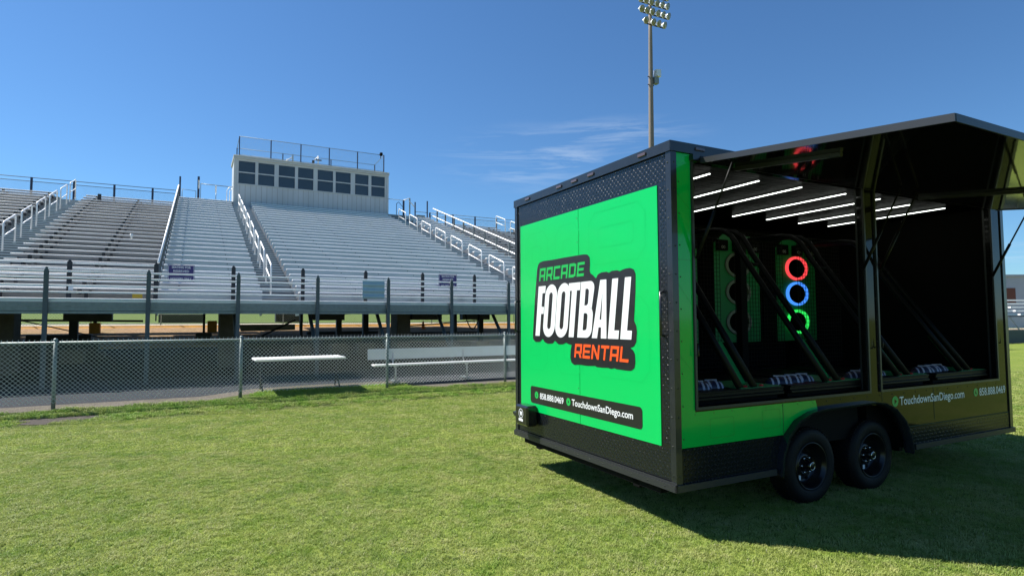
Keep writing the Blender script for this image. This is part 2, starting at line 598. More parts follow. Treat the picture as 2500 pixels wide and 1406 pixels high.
def copy_tree(o, mw=None, parent=None):
    c = o.copy()
    COL.objects.link(c)
    if parent is not None:
        c.parent = parent
    if mw is not None:
        c.matrix_world = mw
    for ch in o.children:
        copy_tree(ch, None, c)
    return c


def shape2d(loops):
    """polygon with holes -> verts2d, faces (even-odd fill by the curve filler)"""
    cu = bpy.data.curves.new('tmp', 'CURVE')
    cu.dimensions = '2D'
    cu.fill_mode = 'FRONT'
    for lp in loops:
        sp = cu.splines.new('POLY')
        sp.points.add(len(lp) - 1)
        for i, (a, b) in enumerate(lp):
            sp.points[i].co = (a, b, 0, 1)
        sp.use_cyclic_u = True
    return _curve_mesh(cu)


def _curve_mesh(cu):
    o = bpy.data.objects.new('tmp', cu)
    COL.objects.link(o)
    dg = bpy.context.evaluated_depsgraph_get()
    dg.update()
    me = bpy.data.meshes.new_from_object(o.evaluated_get(dg))
    vs = [(v.co.x, v.co.y) for v in me.vertices]
    fs = [list(p.vertices) for p in me.polygons]
    bpy.data.objects.remove(o)
    bpy.data.curves.remove(cu)
    bpy.data.meshes.remove(me)
    return vs, fs


def text2d(s, x0, x1, y0, h, bold=0.012):
    """text fitted into x0..x1, baseline y0, cap height h"""
    cu = bpy.data.curves.new('tmp', 'FONT')
    cu.body = s
    cu.size = 1.0
    cu.offset = bold
    cu.fill_mode = 'FRONT'
    cu.resolution_u = 3
    vs, fs = _curve_mesh(cu)
    xa = min(v[0] for v in vs)
    xb = max(v[0] for v in vs)
    k = h / 0.70
    return [(x0 + (v[0] - xa) / (xb - xa) * (x1 - x0), y0 + v[1] * k) for v in vs], fs


def put2d(mb, vf, fn, mi=0):
    vs, fs = vf
    mb.add([fn(a, b) for a, b in vs], fs, mi)


def circ(cx, cy, r, n=20, rx=None):
    rx = rx or r
    return [(cx + rx * math.cos(2 * math.pi * i / n), cy + r * math.sin(2 * math.pi * i / n)) for i in range(n)]


def rrect(x0, x1, y0, y1, r, n=5):
    pts = []
    for (cx, cy, a0) in ((x1 - r, y0 + r, -90), (x1 - r, y1 - r, 0), (x0 + r, y1 - r, 90), (x0 + r, y0 + r, 180)):
        for i in range(n + 1):
            a = R(a0 + 90 * i / n)
            pts.append((cx + r * math.cos(a), cy + r * math.sin(a)))
    return pts


def wire_panel(mb, s0, s1, z0, z1, w, r, at, flat=None):
    """chain link: straight diagonal wires in both directions; at(a, z, off) -> point"""
    H = z1 - z0
    n = int((s1 - s0 + H) / w) + 2
    for dr in (1, -1):
        for k in range(n):
            a0 = s0 - H + k * w if dr == 1 else s0 + k * w
            za, zb = z0, z1
            a1 = a0 + dr * H
            # clip to s0..s1
            lo, hi = (a0, a1) if dr == 1 else (a1, a0)
            if hi <= s0 or lo >= s1:
                continue
            ca, cb = max(lo, s0), min(hi, s1)
            if dr == 1:
                zA = z0 + (ca - a0)
                zB = z0 + (cb - a0)
            else:
                zA = z0 + (a0 - ca)
                zB = z0 + (a0 - cb)
            o = 0.003 * dr
            mb.tube([at(ca, zA, o), at(cb, zB, o)], r, n=4, smooth=False)


# ------------------------------------------------------------------ ground
def lerp(a, b, t): return a + (b - a) * t


def pw(tab, x):
    if x <= tab[0][0]: return tab[0][1]
    for (a, b), (c, d) in zip(tab, tab[1:]):
        if x <= c: return b + (d - b) * (x - a) / (c - a)
    return tab[-1][1]


PROF = [(6, .2), (10, .42), (17.5, 1.02), (22.0, 1.32), (22.25, 1.46), (24.6, 1.52), (45, 2.25), (80, 3.0), (200, 3.2)]
TAP = [(-150, 0), (-60, 1), (47, 1), (64, 0)]


def gh(s, d):
    e = pw([(3.4, -3.25), (4.2, -2.62), (6.9, -2.62), (7.8, -3.25), (20, -3.25), (40, 1.4), (52, 3.4), (70, 5)], s)
    e0 = min(e, -3.25) if s < 20 else e
    base = pw([(e0 - 1.15, 0.0), (e0 - 0.8, 0.03), (e0 - 0.2, 0.09), (e0 + .35, 0.14), (e0 + .9, 0.2)], d)
    return base + max(0, (pw(PROF, d) - .2)) * pw(TAP, s)


def edge(s): return pw([(3.4, -3.25), (4.2, -2.62), (6.9, -2.62), (7.8, -3.25), (20, -3.25), (40, 1.4), (52, 3.4), (70, 5)], s)


SSMP = [-1800, -600, -200, -100, -60] + [-40 + 4 * i for i in range(9)] + [-6 + 1.0 * i for i in range(30)] + \
       [26, 30, 34, 38, 42, 46, 48, 50, 52, 56, 60, 64, 70, 80, 120, 250, 700, 1800]


def strip_ground(name, mat, fa, fb, n, dz=0.0, smp=None, jag=0.0):
    mb = MB()
    smp = smp or SSMP
    rows = []
    for s in smp:
        row = []
        for i in range(n + 1):
            t = i / n
            d = lerp(fa(s), fb(s), t)
            row.append((s, d, gh(s, d) + dz))
        rows.append(row)
    vs = [p for r in rows for p in r]
    fs = []
    for i in range(len(rows) - 1):
        for j in range(n):
            a = i * (n + 1) + j
            fs.append((a, a + n + 1, a + n + 2, a + 1))
    mb.add(vs, fs, 0, True)
    return mb.build(name, mat, frame=SF, kind='structure')


strip_ground('field', 'lawn_soil', lambda s: -1500, lambda s: -60, 3)
def lawn_end(s): return (min(edge(s), -3.25) if s < 20 else edge(s)) - 1.16


strip_ground('field_turf', 'lawn_soil', lambda s: -60, lawn_end, 8)
strip_ground('verge_ground', 'rough_turf', lawn_end, lambda s: edge(s) + 0.02, 6)
strip_ground('track_edge', 'dusty_edge', lambda s: edge(s) + 0.02, lambda s: edge(s) + 0.45, 2)
strip_ground('track', 'asphalt', lambda s: edge(s) + 0.45, lambda s: max(1.5, edge(s) + 1.5), 4)
strip_ground('under_stand_ground', 'shaded_earth', lambda s: max(1.5, edge(s) + 1.5), lambda s: 12, 6)
strip_ground('dirt_bank', 'dirt', lambda s: 12, lambda s: 22.0, 8)
strip_ground('path_kerb', 'ochre_paint', lambda s: 22.0, lambda s: 22.25, 1)
strip_ground('path', 'path_concrete', lambda s: 22.25, lambda s: 24.6, 2)
strip_ground('grass_bank', 'bank_grass', lambda s: 24.6, lambda s: 200, 24)
strip_ground('far_ground', 'bank_grass', lambda s: 200, lambda s: 1800, 4)


# bare soil patch and verge weeds
def soil_patch():
    mb = MB()
    pts = []
    for i in range(28):
        a = 2 * math.pi * i / 28
        k = 1 + 0.22 * math.sin(3 * a + 1) + random.uniform(-.1, .1)
        s, d = 0.95 + 0.62 * k * math.cos(a), -4.0 + 0.22 * k * math.sin(a)
        pts.append((s, d, gh(s, d) + 0.006))
    pts.append((0.95, -4.0, gh(.95, -4.0) + 0.006))
    mb.add(pts, [(i, (i + 1) % 28, 28) for i in range(28)])
    mb.build('soil_patch', 'soil', frame=SF, kind='structure')


soil_patch()


# ---- instanced blades (geometry nodes, nobody could count them)
def blade_patch(name, n, size, h, w, lean, mat, tuft=9, spread=0.016):
    vs, fs, mi = [], [], []
    i = 0
    while i < n:
        cx, cy = random.uniform(-size / 2, size / 2), random.uniform(-size / 2, size / 2)
        ca = random.uniform(0, 2 * math.pi)
        ch = random.uniform(0.6, 1.2)
        dry = random.random() < 0.05
        for q in range(random.randint(tuft // 2, tuft)):
            i += 1
            x, y = cx + random.gauss(0, spread), cy + random.gauss(0, spread)
            a = ca + random.gauss(0, .8)
            hh = h * ch * random.uniform(0.6, 1.15)
            l = lean * random.uniform(0.2, 1.2) * hh
            dx, dy = math.cos(a), math.sin(a)
            wx, wy = -dy * w * .5, dx * w * .5
            o = len(vs)
            vs += [(x - wx, y - wy, -0.004), (x + wx, y + wy, -0.004),
                   (x + dx * l * .3 + wx * .8, y + dy * l * .3 + wy * .8, hh * .5), (x + dx * l * .3 - wx * .8, y + dy * l * .3 - wy * .8, hh * .5),
                   (x + dx * l, y + dy * l, hh * (1 - 0.25 * lean))]
            fs += [(o, o + 1, o + 2, o + 3), (o + 3, o + 2, o + 4)]
            k = 1 if dry and q % 3 == 0 else 0
            mi += [k, k]
    me = bpy.data.meshes.new(name)
    me.from_pydata(vs, [], fs)
    me.materials.append(MATS[mat])
    me.materials.append(MATS['blade_dry'])
    me.polygons.foreach_set('material_index', mi)
    me.update()
    return bpy.data.objects.new(name, me)      # never linked: only the node tree uses it


def scatter(name, pts, patch, label, cat):
    me = bpy.data.meshes.new(name)
    me.from_pydata(pts, [], [])
    o = bpy.data.objects.new(name, me)
    COL.objects.link(o)
    ng = bpy.data.node_groups.new(name, 'GeometryNodeTree')
    ng.interface.new_socket('Geometry', in_out='INPUT', socket_type='NodeSocketGeometry')
    ng.interface.new_socket('Geometry', in_out='OUTPUT', socket_type='NodeSocketGeometry')
    gi = ng.nodes.new('NodeGroupInput')
    go = ng.nodes.new('NodeGroupOutput')
    m2p = ng.nodes.new('GeometryNodeMeshToPoints')
    iop = ng.nodes.new('GeometryNodeInstanceOnPoints')
    oi = ng.nodes.new('GeometryNodeObjectInfo')
    oi.inputs['Object'].default_value = patch
    oi.transform_space = 'ORIGINAL'
    rv = ng.nodes.new('FunctionNodeRandomValue')
    rv.data_type = 'INT'
    rv.inputs[4].default_value = 0
    rv.inputs[5].default_value = 3
    mu = ng.nodes.new('ShaderNodeMath')
    mu.operation = 'MULTIPLY'
    mu.inputs[1].default_value = math.pi / 2
    cb = ng.nodes.new('ShaderNodeCombineXYZ')
    ng.links.new(gi.outputs[0], m2p.inputs[0])
    ng.links.new(m2p.outputs[0], iop.inputs['Points'])
    ng.links.new(oi.outputs['Geometry'], iop.inputs['Instance'])
    ng.links.new(rv.outputs[2], mu.inputs[0])
    ng.links.new(mu.outputs[0], cb.inputs[2])
    ng.links.new(cb.outputs[0], iop.inputs['Rotation'])
    ng.links.new(iop.outputs[0], go.inputs[0])
    md = o.modifiers.new('scatter', 'NODES')
    md.node_group = ng
    o['kind'] = 'stuff'
    o['label'] = label
    return o


def to_s(p):
    q = SF.inverted() @ Vector(p)
    return q.x, q.y


def tiles(y0, y1, st, half=1.05):
    out = []
    y = y0
    while y < y1:
        x = -half * y - 1.5
        while x < half * y + 1.5:
            s, d = to_s((x, y, 0))
            if d < edge(s) - 0.8:
                out.append((x, y, gh(s, d) * 1.0))
            x += st
        y += st
    return out


near = blade_patch('blades_near', 3300, 0.5, 0.026, 0.0044, 1.0, 'blade_lawn')
mid = blade_patch('blades_mid', 4200, 1.0, 0.028, 0.008, 1.0, 'blade_lawn', 10, .028)
scatter('lawn_grass', tiles(2.2, 7.7, 0.5, 1.1), near, 'short mown lawn grass in the foreground', 'grass')
scatter('lawn_grass', tiles(7.95, 18.5, 1.0), mid, 'short mown lawn grass in the middle distance', 'grass')
rough = blade_patch('blades_rough', 520, 0.4, 0.065, 0.008, 1.0, 'blade_rough')
rp = []
for i in range(170):
    s = -10 + i * 0.2
    for d in (-3.35, -3.62, -3.88, -4.12):
        if random.random() < (0.72 if d > -3.5 else 0.9 if d > -4 else 0.55):
            if abs(s - 0.95) < 0.6 and d < -3.75: continue
            ss, dd = s + random.uniform(-.1, .1), d + random.uniform(-.08, .08)
            if s > 5.0 and d > -3.5 and random.random() < .5: continue
            p = SF @ Vector((ss, dd, gh(ss, dd) - 0.01))
            rp.append(tuple(p))
for i in range(26):
    for d in (-3.15, -2.95, -2.75):
        if random.random() < .8:
            ss, dd = 4.1 + i * .12, d + random.uniform(-.06, .06)
            rp.append(tuple(SF @ Vector((ss, dd, gh(ss, dd) - 0.012))))
scatter('verge_grass', rp, rough, 'longer dark green grass along the foot of the fence', 'grass')

# ------------------------------------------------------------------ grandstand
RUN, RISE, D0, Z0 = 0.738, 0.2403, 3.006, 2.567


def nose(i): return D0 + RUN * i, Z0 + RISE * i


def zn(d): return Z0 + (d - D0) * RISE / RUN


def seat_plank(mb, s0, s1, d, z, mi=0, dep=0.24, th=0.045):
    mb.extr([(d, z - th), (d, z - 0.028), (d + 0.009, z - .011), (d + 0.03, z), (d + dep, z), (d + dep, z - th)], s0, s1, mi)


def section(label, s0, s1, n, closed, brk):
    t = Thing('bleacher_section', label, 'bleachers', SF, ((s0 + s1) / 2, D0, 0.2), 'seating sections of the grandstand')
    if closed:
        prof = [(D0 + 0.03, 1.9)]
        for i in range(n):
            d, z = nose(i)
            prof += [(d + 0.03, z - 0.046), (d + RUN + 0.03, z - 0.046)]
        mb = MB().strip(prof, s0, s1)
        # corrugation: a slim rib across each riser board
        for i in range(n):
            d, z = nose(i)
            mb.box(s0, s1, d + 0.018, d + 0.03, z - 0.155, z - 0.140)
            k = 0
            x = s0 + 0.5
            while x < s1:
                mb.box(x, x + 0.03, d + 0.02, d + 0.03, z - 0.11, z - 0.085, 1)
                x += 1.4
        for i in range(n):
            d, z = nose(i)
            for s_ in (s0 + .004, s1 - .004):
                mb.add([(s_, d + .03, z - .75), (s_, d + RUN + .03, z - .75), (s_, d + RUN + .03, z - .047), (s_, d + .03, z - .047)], [(0, 1, 2, 3)])
        t.part('riser_deck', mb, ['riser_metal', 'dark_steel'])
    else:
        prof = [(D0 - 0.35, 1.9), (D0 - 0.35, Z0 - 0.40)]
        for i in range(n):
            d, z = nose(i)
            prof += [(d + 0.30, z - 0.40), (d + 0.30, z - 0.40 + RISE)]
        prof += [(prof[-1][0] + 0.9, prof[-1][1])]
        mb = MB().strip(prof, s0, s1)
        for i in range(n):
            d, z = nose(i)
            for s_ in (s0 + .004, s1 - .004):
                mb.add([(s_, d + .30 - RUN, z - .9), (s_, d + .30, z - .9), (s_, d + .30, z - .401), (s_, d + .30 - RUN, z - .401)], [(0, 1, 2, 3)])
        t.part('riser_deck', mb, 'deck_weathered')
    for i in range(n):
        d, z = nose(i)
        mb = MB()
        seat_plank(mb, s0 + random.uniform(0, .02), s1 - random.uniform(0, .02), d, z)
        if closed:
            # joints between plank lengths
            pass
        for b in brk:
            mb.box(b - .04, b + .04, d + .05, d + .20, z - 0.17, z - 0.046, 1)
            mb.box(b + .10, b + .17, d + .14, d + .24, z - 0.30, z - 0.13, 1)
        t.part('seat_row', mb, ['aluminium_bright' if closed else 'seat_weathered', 'dark_steel'])
    return t


section('weathered brown-grey bleacher section at far left beyond the first aisle', -14.0, -3.25, 24, False,
        [-12.6, -10.8, -9.0, -7.15, -5.35, -3.6])
section('weathered grey bleacher section between the left aisle and the tall guard rail', -2.1, 1.93, 24, False, [-1.65, 0.15])
section('narrow silver bleacher section left of the press box', 1.932, 4.66, 27, True, [])
section('widest silver bleacher section directly below the press box', 5.72, 14.2, 27, True, [5.8, 14.1])
section('narrow silver bleacher section right of the press box', 15.45, 17.2, 27, True, [])
section('weathered bleacher section right of the sloping white rail', 17.202, 21.2, 24, False, [18.9, 20.7])
section('bleacher section at far right, mostly behind the trailer', 22.3, 33.0, 24, False, [22.7, 24.5, 26.3, 28.1, 29.9, 31.7])


def aisle(label, s0, s1, n, sh, first):
    t = Thing('aisle_stairs', label, 'stairs', SF, ((s0 + s1) / 2, D0, 0.2), 'stair aisles through the bleachers')
    prof = [(D0 - 0.3, 1.9)]
    for k in range(2 * n):
        d = D0 - 0.3 + RUN / 2 * k
        z = Z0 - 0.42 + RISE / 2 * k
        prof += [(d, z), (d + RUN / 2, z)]
    mb = MB().strip(prof, s0, s1)
    for k in range(2 * n):
        d = D0 - 0.3 + RUN / 2 * k
        z = Z0 - 0.42 + RISE / 2 * k
        mb.box(s0, s1, d - 0.03, d + 0.02, z - 0.03, z + 0.004, 1)
    t.part('stair_flight', mb, ['deck_grey', 'aluminium'])
    for q in range(8):
        i0 = first + 3 * q
        da, db_ = D0 + RUN * i0, D0 + RUN * (i0 + 1.95)
        za, zb = zn(da), zn(db_)
        tp = 0.62
        mb = MB()
        pts = [(sh, da, za - .36), (sh, da, za + tp - .09), (sh, da + .03, za + tp - .02), (sh, da + .1, za + tp + .02),
               (sh, db_ - .1, zb + tp - .03), (sh, db_ - .03, zb + tp - .04), (sh, db_, zb + tp - .1), (sh, db_, zb - .36)]
        mb.tube(pts, 0.026, 8)
        mb.tube([(sh, da + .02, za + .14), (sh, db_ - .02, zb + .14)], 0.022, 8)
        mb.box(sh - .05, sh + .05, da - .05, da + .05, za - .38, za - .355)
        mb.box(sh - .05, sh + .05, db_ - .05, db_ + .05, zb - .38, zb - .355)
        t.part('handrail', mb, 'aluminium_bright')


aisle('stair aisle at far left with looped handrails climbing to the back fence', -3.25, -2.1, 24, -2.65, 1.2)
aisle('stair aisle rising to the left end of the press box', 4.66, 5.72, 27, 4.98, 1.1)
aisle('stair aisle rising to the right end of the press box', 14.2, 15.45, 27, 14.42, 0.9)
aisle('stair aisle at right beyond the sloping white rail', 21.2, 22.3, 24, 22.0, 2.2)


def sloping_guard(label, s, rows, hi=0.72, lo=0.2):
    t = Thing('guard_rail', label, 'railing', SF, (s, D0, Z0), 'sloping guard rails between sections')
    d0, d1 = D0 + 0.1, 21.7
    t.part('upper_rail', MB().tube([(s, d0, zn(d0) + hi), (s, d1, zn(d1) + hi)], 0.032, 8), 'aluminium_bright')
    t.part('lower_rail', MB().tube([(s, d0, zn(d0) + lo), (s, d1, zn(d1) + lo)], 0.03, 8), 'aluminium_bright')
    k = 0
    while True:
        d = 3.2 + k * RUN * rows
        if d > 21.8: break
        t.part('post', MB().box(s - .035, s + .035, d - .05, d + .05, zn(d) - 0.3, zn(d) + hi - .03), 'slate_paint')
        k += 1


sloping_guard('sloping guard rail with dark posts left of the narrow silver section', 1.94, 1.0)
sloping_guard('long sloping white guard rail right of the narrow silver section', 17.2, 2.0)


# front walkway of the stand
def walkway():
    t = Thing('front_walkway', 'raised metal walkway with horizontal rails along the front of the grandstand', 'walkway', SF, (9.5, 0, 0.2))
    A, B = -14.0, 40.0
    t.part('deck', MB().box(A, B, 0.06, 3.0, 1.93, 1.98), 'deck_grey')
    t.part('fascia', MB().box(A, B, -0.02, 0.05, 1.90, 2.0).box(A, B, -0.05, 0.04, 1.835, 1.89).box(A, B, -0.03, 0.05, 2.005, 2.09), 'galvanised')
    t.part('toe_board', MB().box(A, B, 0.0, 0.04, 2.10, 2.16), 'aluminium')
    for z in (2.80, 2.655, 2.485, 2.335, 2.185):
        t.part('rail', MB().extr([(0.0, z - 0.038), (0.0, z - .015), (.005, z - .006), (.016, z), (0.05, z), (0.05, z - 0.038)], A, B), 'aluminium_bright')
    t.part('riser_wall', MB().box(A, B, 2.62, 2.66, 1.98, 2.26), 'deck_grey')
    for k in range(-6, 20):
        s = k * 1.907
        mb = MB()
        w = 0.044
        mb.box(s - w, s + w, -0.11, -0.055, 0.15, 2.77)
        mb.add([(s - w, -0.11, 2.77), (s + w, -0.11, 2.77), (s + w, -0.055, 2.77), (s - w, -0.055, 2.77),
                (s - .012, -0.1, 2.86), (s + .012, -0.1, 2.86), (s + .012, -0.065, 2.86), (s - .012, -0.065, 2.86)],
               [(4, 5, 6, 7), (0, 1, 5, 4), (1, 2, 6, 5), (2, 3, 7, 6), (3, 0, 4, 7)])
        t.part('post', mb, 'slate_paint')
        if s > 2.5:
            t.part('brace', MB().tube([(s - 0.02, 1.0, 1.86), (s + .02, 0.0, 0.75)], 0.05, 6), 'slate_paint')
        mb = MB()
        mb.box(s - .035, s + .07, 2.45, 2.50, 1.98, 3.19)
        mb.add([(s - .035, 2.45, 3.19), (s + .07, 2.45, 3.19), (s + .07, 2.5, 3.19), (s - .035, 2.5, 3.19),
                (s + .005, 2.455, 3.25), (s + .03, 2.455, 3.25), (s + .03, 2.495, 3.25), (s + .005, 2.495, 3.25)],
               [(4, 5, 6, 7), (0, 1, 5, 4), (1, 2, 6, 5), (2, 3, 7, 6), (3, 0, 4, 7)])
        t.part('inner_post', mb, 'dark_steel')
    for z in (3.19, 3.04, 2.88, 2.73, 2.58):
        t.part('inner_rail', MB().extr([(2.51, z - 0.036), (2.51, z - .006), (2.518, z), (2.55, z), (2.55, z - 0.036)], A, 1.93), 'aluminium_bright')
    for z in (2.86, 2.60):
        t.part('inner_rail', MB().extr([(2.51, z - 0.036), (2.51, z - .006), (2.518, z), (2.55, z), (2.55, z - 0.036)], 5.9, 14.2), 'aluminium')


walkway()


def purple_sign(label, s0, s1):
    t = Thing('notice_sign', label, 'sign', SF, (s0, 2.4, 2.80), 'purple reserved seating signs')
    z0, z1 = 2.74, 3.215
    t.part('board', MB().box(s0, s1, 2.395, 2.41, z0, z1), 'sign_purple')
    mb = MB()
    fn = lambda a, b: (a, 2.3925, b)
    b = 0.012
    put2d(mb, shape2d([rrect(s0 + b, s1 - b, z0 + b, z1 - b, 0.03), rrect(s0 + b + .008, s1 - b - .008, z0 + b + .008, z1 - b - .008, 0.024)]), fn)
    t.part('border', mb, 'sign_white')
    mb = MB()
    c = (s0 + s1) / 2
    for s, w, zz in (('SEATING FOR', .46, 3.115), ('RESERVED', .38, 3.01), ('TICKET', .26, 2.905), ('HOLDERS ONLY', .5, 2.80)):
        if s == 'TICKET':
            continue          # this line is hidden behind the rail in the photograph
        put2d(mb, text2d(s, c - w / 2, c + w / 2, zz, .060, .018), fn)
    t.part('lettering', mb, 'sign_white')


purple_sign('purple reserved seating sign at the left, beside the guard rail foot', 2.20, 2.84)
purple_sign('purple reserved seating sign at the right, before the widest section', 10.10, 10.76)

tag(MB().box(1.40, 1.63, 2.36, 2.38, 2.28, 2.41).build('warning_plate', 'sign_yellow', frame=SF, org=(1.5, 2.37, 2.28)),
    'small yellow plate behind the lower front rails', 'sign')


def blue_sheet():
    mb = MB()
    prof = []
    for i in range(13):
        z = 2.25 + 0.5 * i / 12
        prof.append((-0.065 - (0.018 if i % 4 in (1, 2) else 0.0), z))
    pts = prof + [(p[0] + 0.008, p[1]) for p in reversed(prof)]
    mb.extr(pts, 6.91, 7.52)
    tag(mb.build('rail_panel', 'light_blue_sheet', frame=SF, org=(7.2, -0.06, 2.25)),
        'pale blue corrugated sheet hung on the front rails', 'panel')


blue_sheet()


def litter():
    mb = MB().box(0.45, 0.455, 1.0, 1.12, 2.0, 2.0)
    mb = MB()
    c = atd = None
    tag(MB().extr([(2.30, 2.46), (2.30, 2.58), (2.304, 2.58), (2.304, 2.46)], 0.03, 0.13).build('round_sticker', 'decal_white', frame=SF, org=(.08, 2.3, 2.5)),
        'small pale notice behind the front rails at left', 'notice')


litter()


# ---- press box
def press_box():
    t = Thing('press_box', 'pale grey press box with a row of dark windows on top of the grandstand', 'press box', SF, (9.5, 23.6, 8.2))
    s0, s1, d0, d1 = 4.80, 14.23, 22.39, 24.9
    zb, zw0, zw1, zt = 7.8, 9.955, 11.36, 11.46
    wins = [(5.02, 5.98), (6.11, 7.07), (7.28, 8.27), (8.42, 9.39), (9.61, 10.61), (10.74, 11.74), (11.99, 12.91), (13.07, 14.02)]
    mb = MB()
    mb.box(s0, s1, d0, d0 + .12, zb, zw0)
    mb.box(s0, s1, d0, d0 + .12, zw1, zt)
    xs = [s0] + [x for w in wins for x in w] + [s1]
    for i in range(0, len(xs), 2):
        mb.box(xs[i], xs[i + 1], d0, d0 + .12, zw0, zw1)
    mb.box(s0, s0 + .1, d0 + .12, d1, zb, zt)
    mb.box(s1 - .1, s1, d0 + .12, d1, zb, zt)
    mb.box(s0 + .1, s1 - .1, d1 - .1, d1, zb, zt)
    t.part('wall', mb, 'press_wall')
    mb = MB()
    x = s0 + .3
    while x < s1 - .1:
        mb.box(x, x + .022, d0 - .006, d0 - .001, 8.3, zw0 - .05)
        x += .305
    t.part('siding_grooves', mb, 'groove')
    t.part('corner_trim', MB().box(s0 - .03, s0 + .1, d0 - .03, d0 - .002, zb, zt).box(s0 - .03, s0 - .003, d0 - .002, d0 + .12, zb, zt), 'press_trim')
    t.part('corner_trim', MB().box(s1 - .1, s1 + .03, d0 - .03, d0 - .002, zb, zt).box(s1 + .003, s1 + .03, d0 - .002, d0 + .12, zb, zt), 'press_trim')
    t.part('sill', MB().box(s0 + .11, s1 - .11, d0 - .05, d0 - .013, zw0 - .05, zw0 - .005), 'press_trim')
    t.part('floor', MB().box(s0 + .1, s1 - .1, d0 + .12, d1 - .1, 8.9, 8.95), 'press_wall')
    t.part('roof', MB().box(s0 - .06, s1 + .06, d0 - .12, d1 + .1, zt, 11.66, bev=.03), 'press_fascia')
    t.part('gutter_trim', MB().box(s0 - .05, s1 + .05, d0 - .135, d0 - .123, zt + .0, zt + .05), 'press_trim')
    for (a, b) in wins:
        f = .018
        zm = 10.66
        mb = MB()
        mb.box(a, a + f, d0 - .012, d0 + .07, zw0, zw1).box(b - f, b, d0 - .012, d0 + .07, zw0, zw1)
        mb.box(a + f, b - f, d0 - .012, d0 + .07, zw0, zw0 + f).box(a + f, b - f, d0 - .012, d0 + .07, zw1 - f, zw1)
        mb.box(a + f, b - f, d0 - .01, d0 + .068, zm - .03, zm + .03)
        w = t.part('window', mb, 'press_trim')
        t.part('pane', MB().box(a + f, b - f, d0 + .04, d0 + .05, zw0 + f, zm - .03), 'press_glass', parent=w)
        t.part('pane', MB().box(a + f, b - f, d0 + .04, d0 + .05, zm + .03, zw1 - f), 'press_glass', parent=w)


press_box()


def roof_rail():
    t = Thing('roof_railing', 'dark wire mesh railing around the roof of the press box', 'railing', SF, (9.5, 22.5, 11.66))
    z0, z1 = 11.66, 12.84
    s0, s1, d0, d1 = 5.05, 13.93, 22.42, 24.7
    for s in (5.05, 6.83, 8.59, 10.34, 12.16, 13.93):
        t.part('post', MB().box(s - .03, s + .03, d0 - .03, d0 + .03, z0, z1), 'navy_paint')
    for s in (5.05, 7.8, 10.9, 13.93):
        t.part('post', MB().box(s - .03, s + .03, d1 - .03, d1 + .03, z0, z1 - .12), 'navy_paint')
    t.part('top_rail', MB().tube([(s0, d0, z1), (s1, d0, z1)], .018, 6).tube([(s0, d1, z1 - .12), (s1, d1, z1 - .12)], .016, 6)
           .tube([(s0, d0, z1), (s0, d1, z1 - .12)], .016, 6).tube([(s1, d0, z1), (s1, d1, z1 - .12)], .016, 6), 'galvanised')
    t.part('bottom_rail', MB().tube([(s0, d0, z0 + .06), (s1, d0, z0 + .06)], .014, 6), 'galvanised')
    mb = MB()
    wire_panel(mb, s0, s1, z0 + .06, z1, .11, .0035, lambda a, z, o: (a, d0 + .035 + o, z))
    t.part('wire_mesh', mb, 'galvanised')


roof_rail()


def roof_bits():
    # a silver bracket, a small speaker cluster and a dark lamp on the press box roof
    t = Thing('folding_bracket', 'silver folding bracket lying on the press box roof edge', 'bracket', SF, (8.0, 22.9, 11.66))
    t.part('arm', MB().tube([(7.6, 22.9, 11.7), (8.12, 22.9, 12.05)], .03, 6), 'aluminium_bright')
    t.part('upright', MB().box(8.12, 8.22, 22.87, 22.93, 11.66, 12.25), 'aluminium')
    t = Thing('weather_mast', 'short silver mast with small dark fittings on the press box roof', 'mast', SF, (9.7, 22.7, 11.66))
    t.part('mast', MB().tube([(9.7, 22.7, 11.66), (9.7, 22.7, 12.3)], .035, 8), 'aluminium_bright')
    t.part('arm', MB().tube([(9.42, 22.7, 11.95), (9.7, 22.7, 12.28)], .03, 6), 'aluminium_bright')
    t.part('fitting', MB().box(9.55, 9.9, 22.62, 22.72, 12.0, 12.06).box(9.32, 9.46, 22.62, 22.72, 11.8, 11.98), 'dark_steel')
    t = Thing('floodlight', 'small black floodlight clamped to the right corner of the roof railing', 'light', SF, (13.7, 22.4, 12.84))
    t.part('head', MB().box(13.62, 13.8, 22.2, 22.38, 12.74, 12.96, bev=.03), 'matt_black')
    t.part('bracket', MB().tube([(13.7, 22.38, 12.8), (13.72, 22.42, 12.6)], .02, 6), 'matt_black')


roof_bits()


def back_fence(label, s0, s1, posts, z1, zf, d=22.6, ms=.10):
    t = Thing('back_fence', label, 'fence', SF, (s0, d, zf), 'mesh fences along the top of the grandstand')
    for s in posts:
        t.part('post', MB().box(s - .05, s + .05, d - .03, d + .03, zf - .25, z1 + .02), 'navy_paint')
    t.part('top_rail', MB().tube([(s0, d, z1), (s1, d, z1)], .02, 6), 'galvanised')
    t.part('mid_rail', MB().tube([(s0, d, z1 - .19), (s1, d, z1 - .19)], .018, 6), 'galvanised')
    mb = MB()
    wire_panel(mb, s0, s1, zf - .1, z1 - .19, ms, .0035, lambda a, z, o: (a, d + .04 + o, z))
    t.part('wire_mesh', mb, 'galvanised')
    t.part('walkway', MB().box(s0, s1, d - 1.3, d + .1, zf - .3, zf - .25), 'deck_grey')


back_fence('mesh fence along the top of the left wing of the stand', -14, 1.9, [-14 + .16 + 1.81 * k for k in range(9)], 9.235, 8.2)
back_fence('mesh fence along the top of the right wing of the stand', 17.25, 33, [17.3 + 1.75 * k for k in range(9)], 9.225, 8.2)


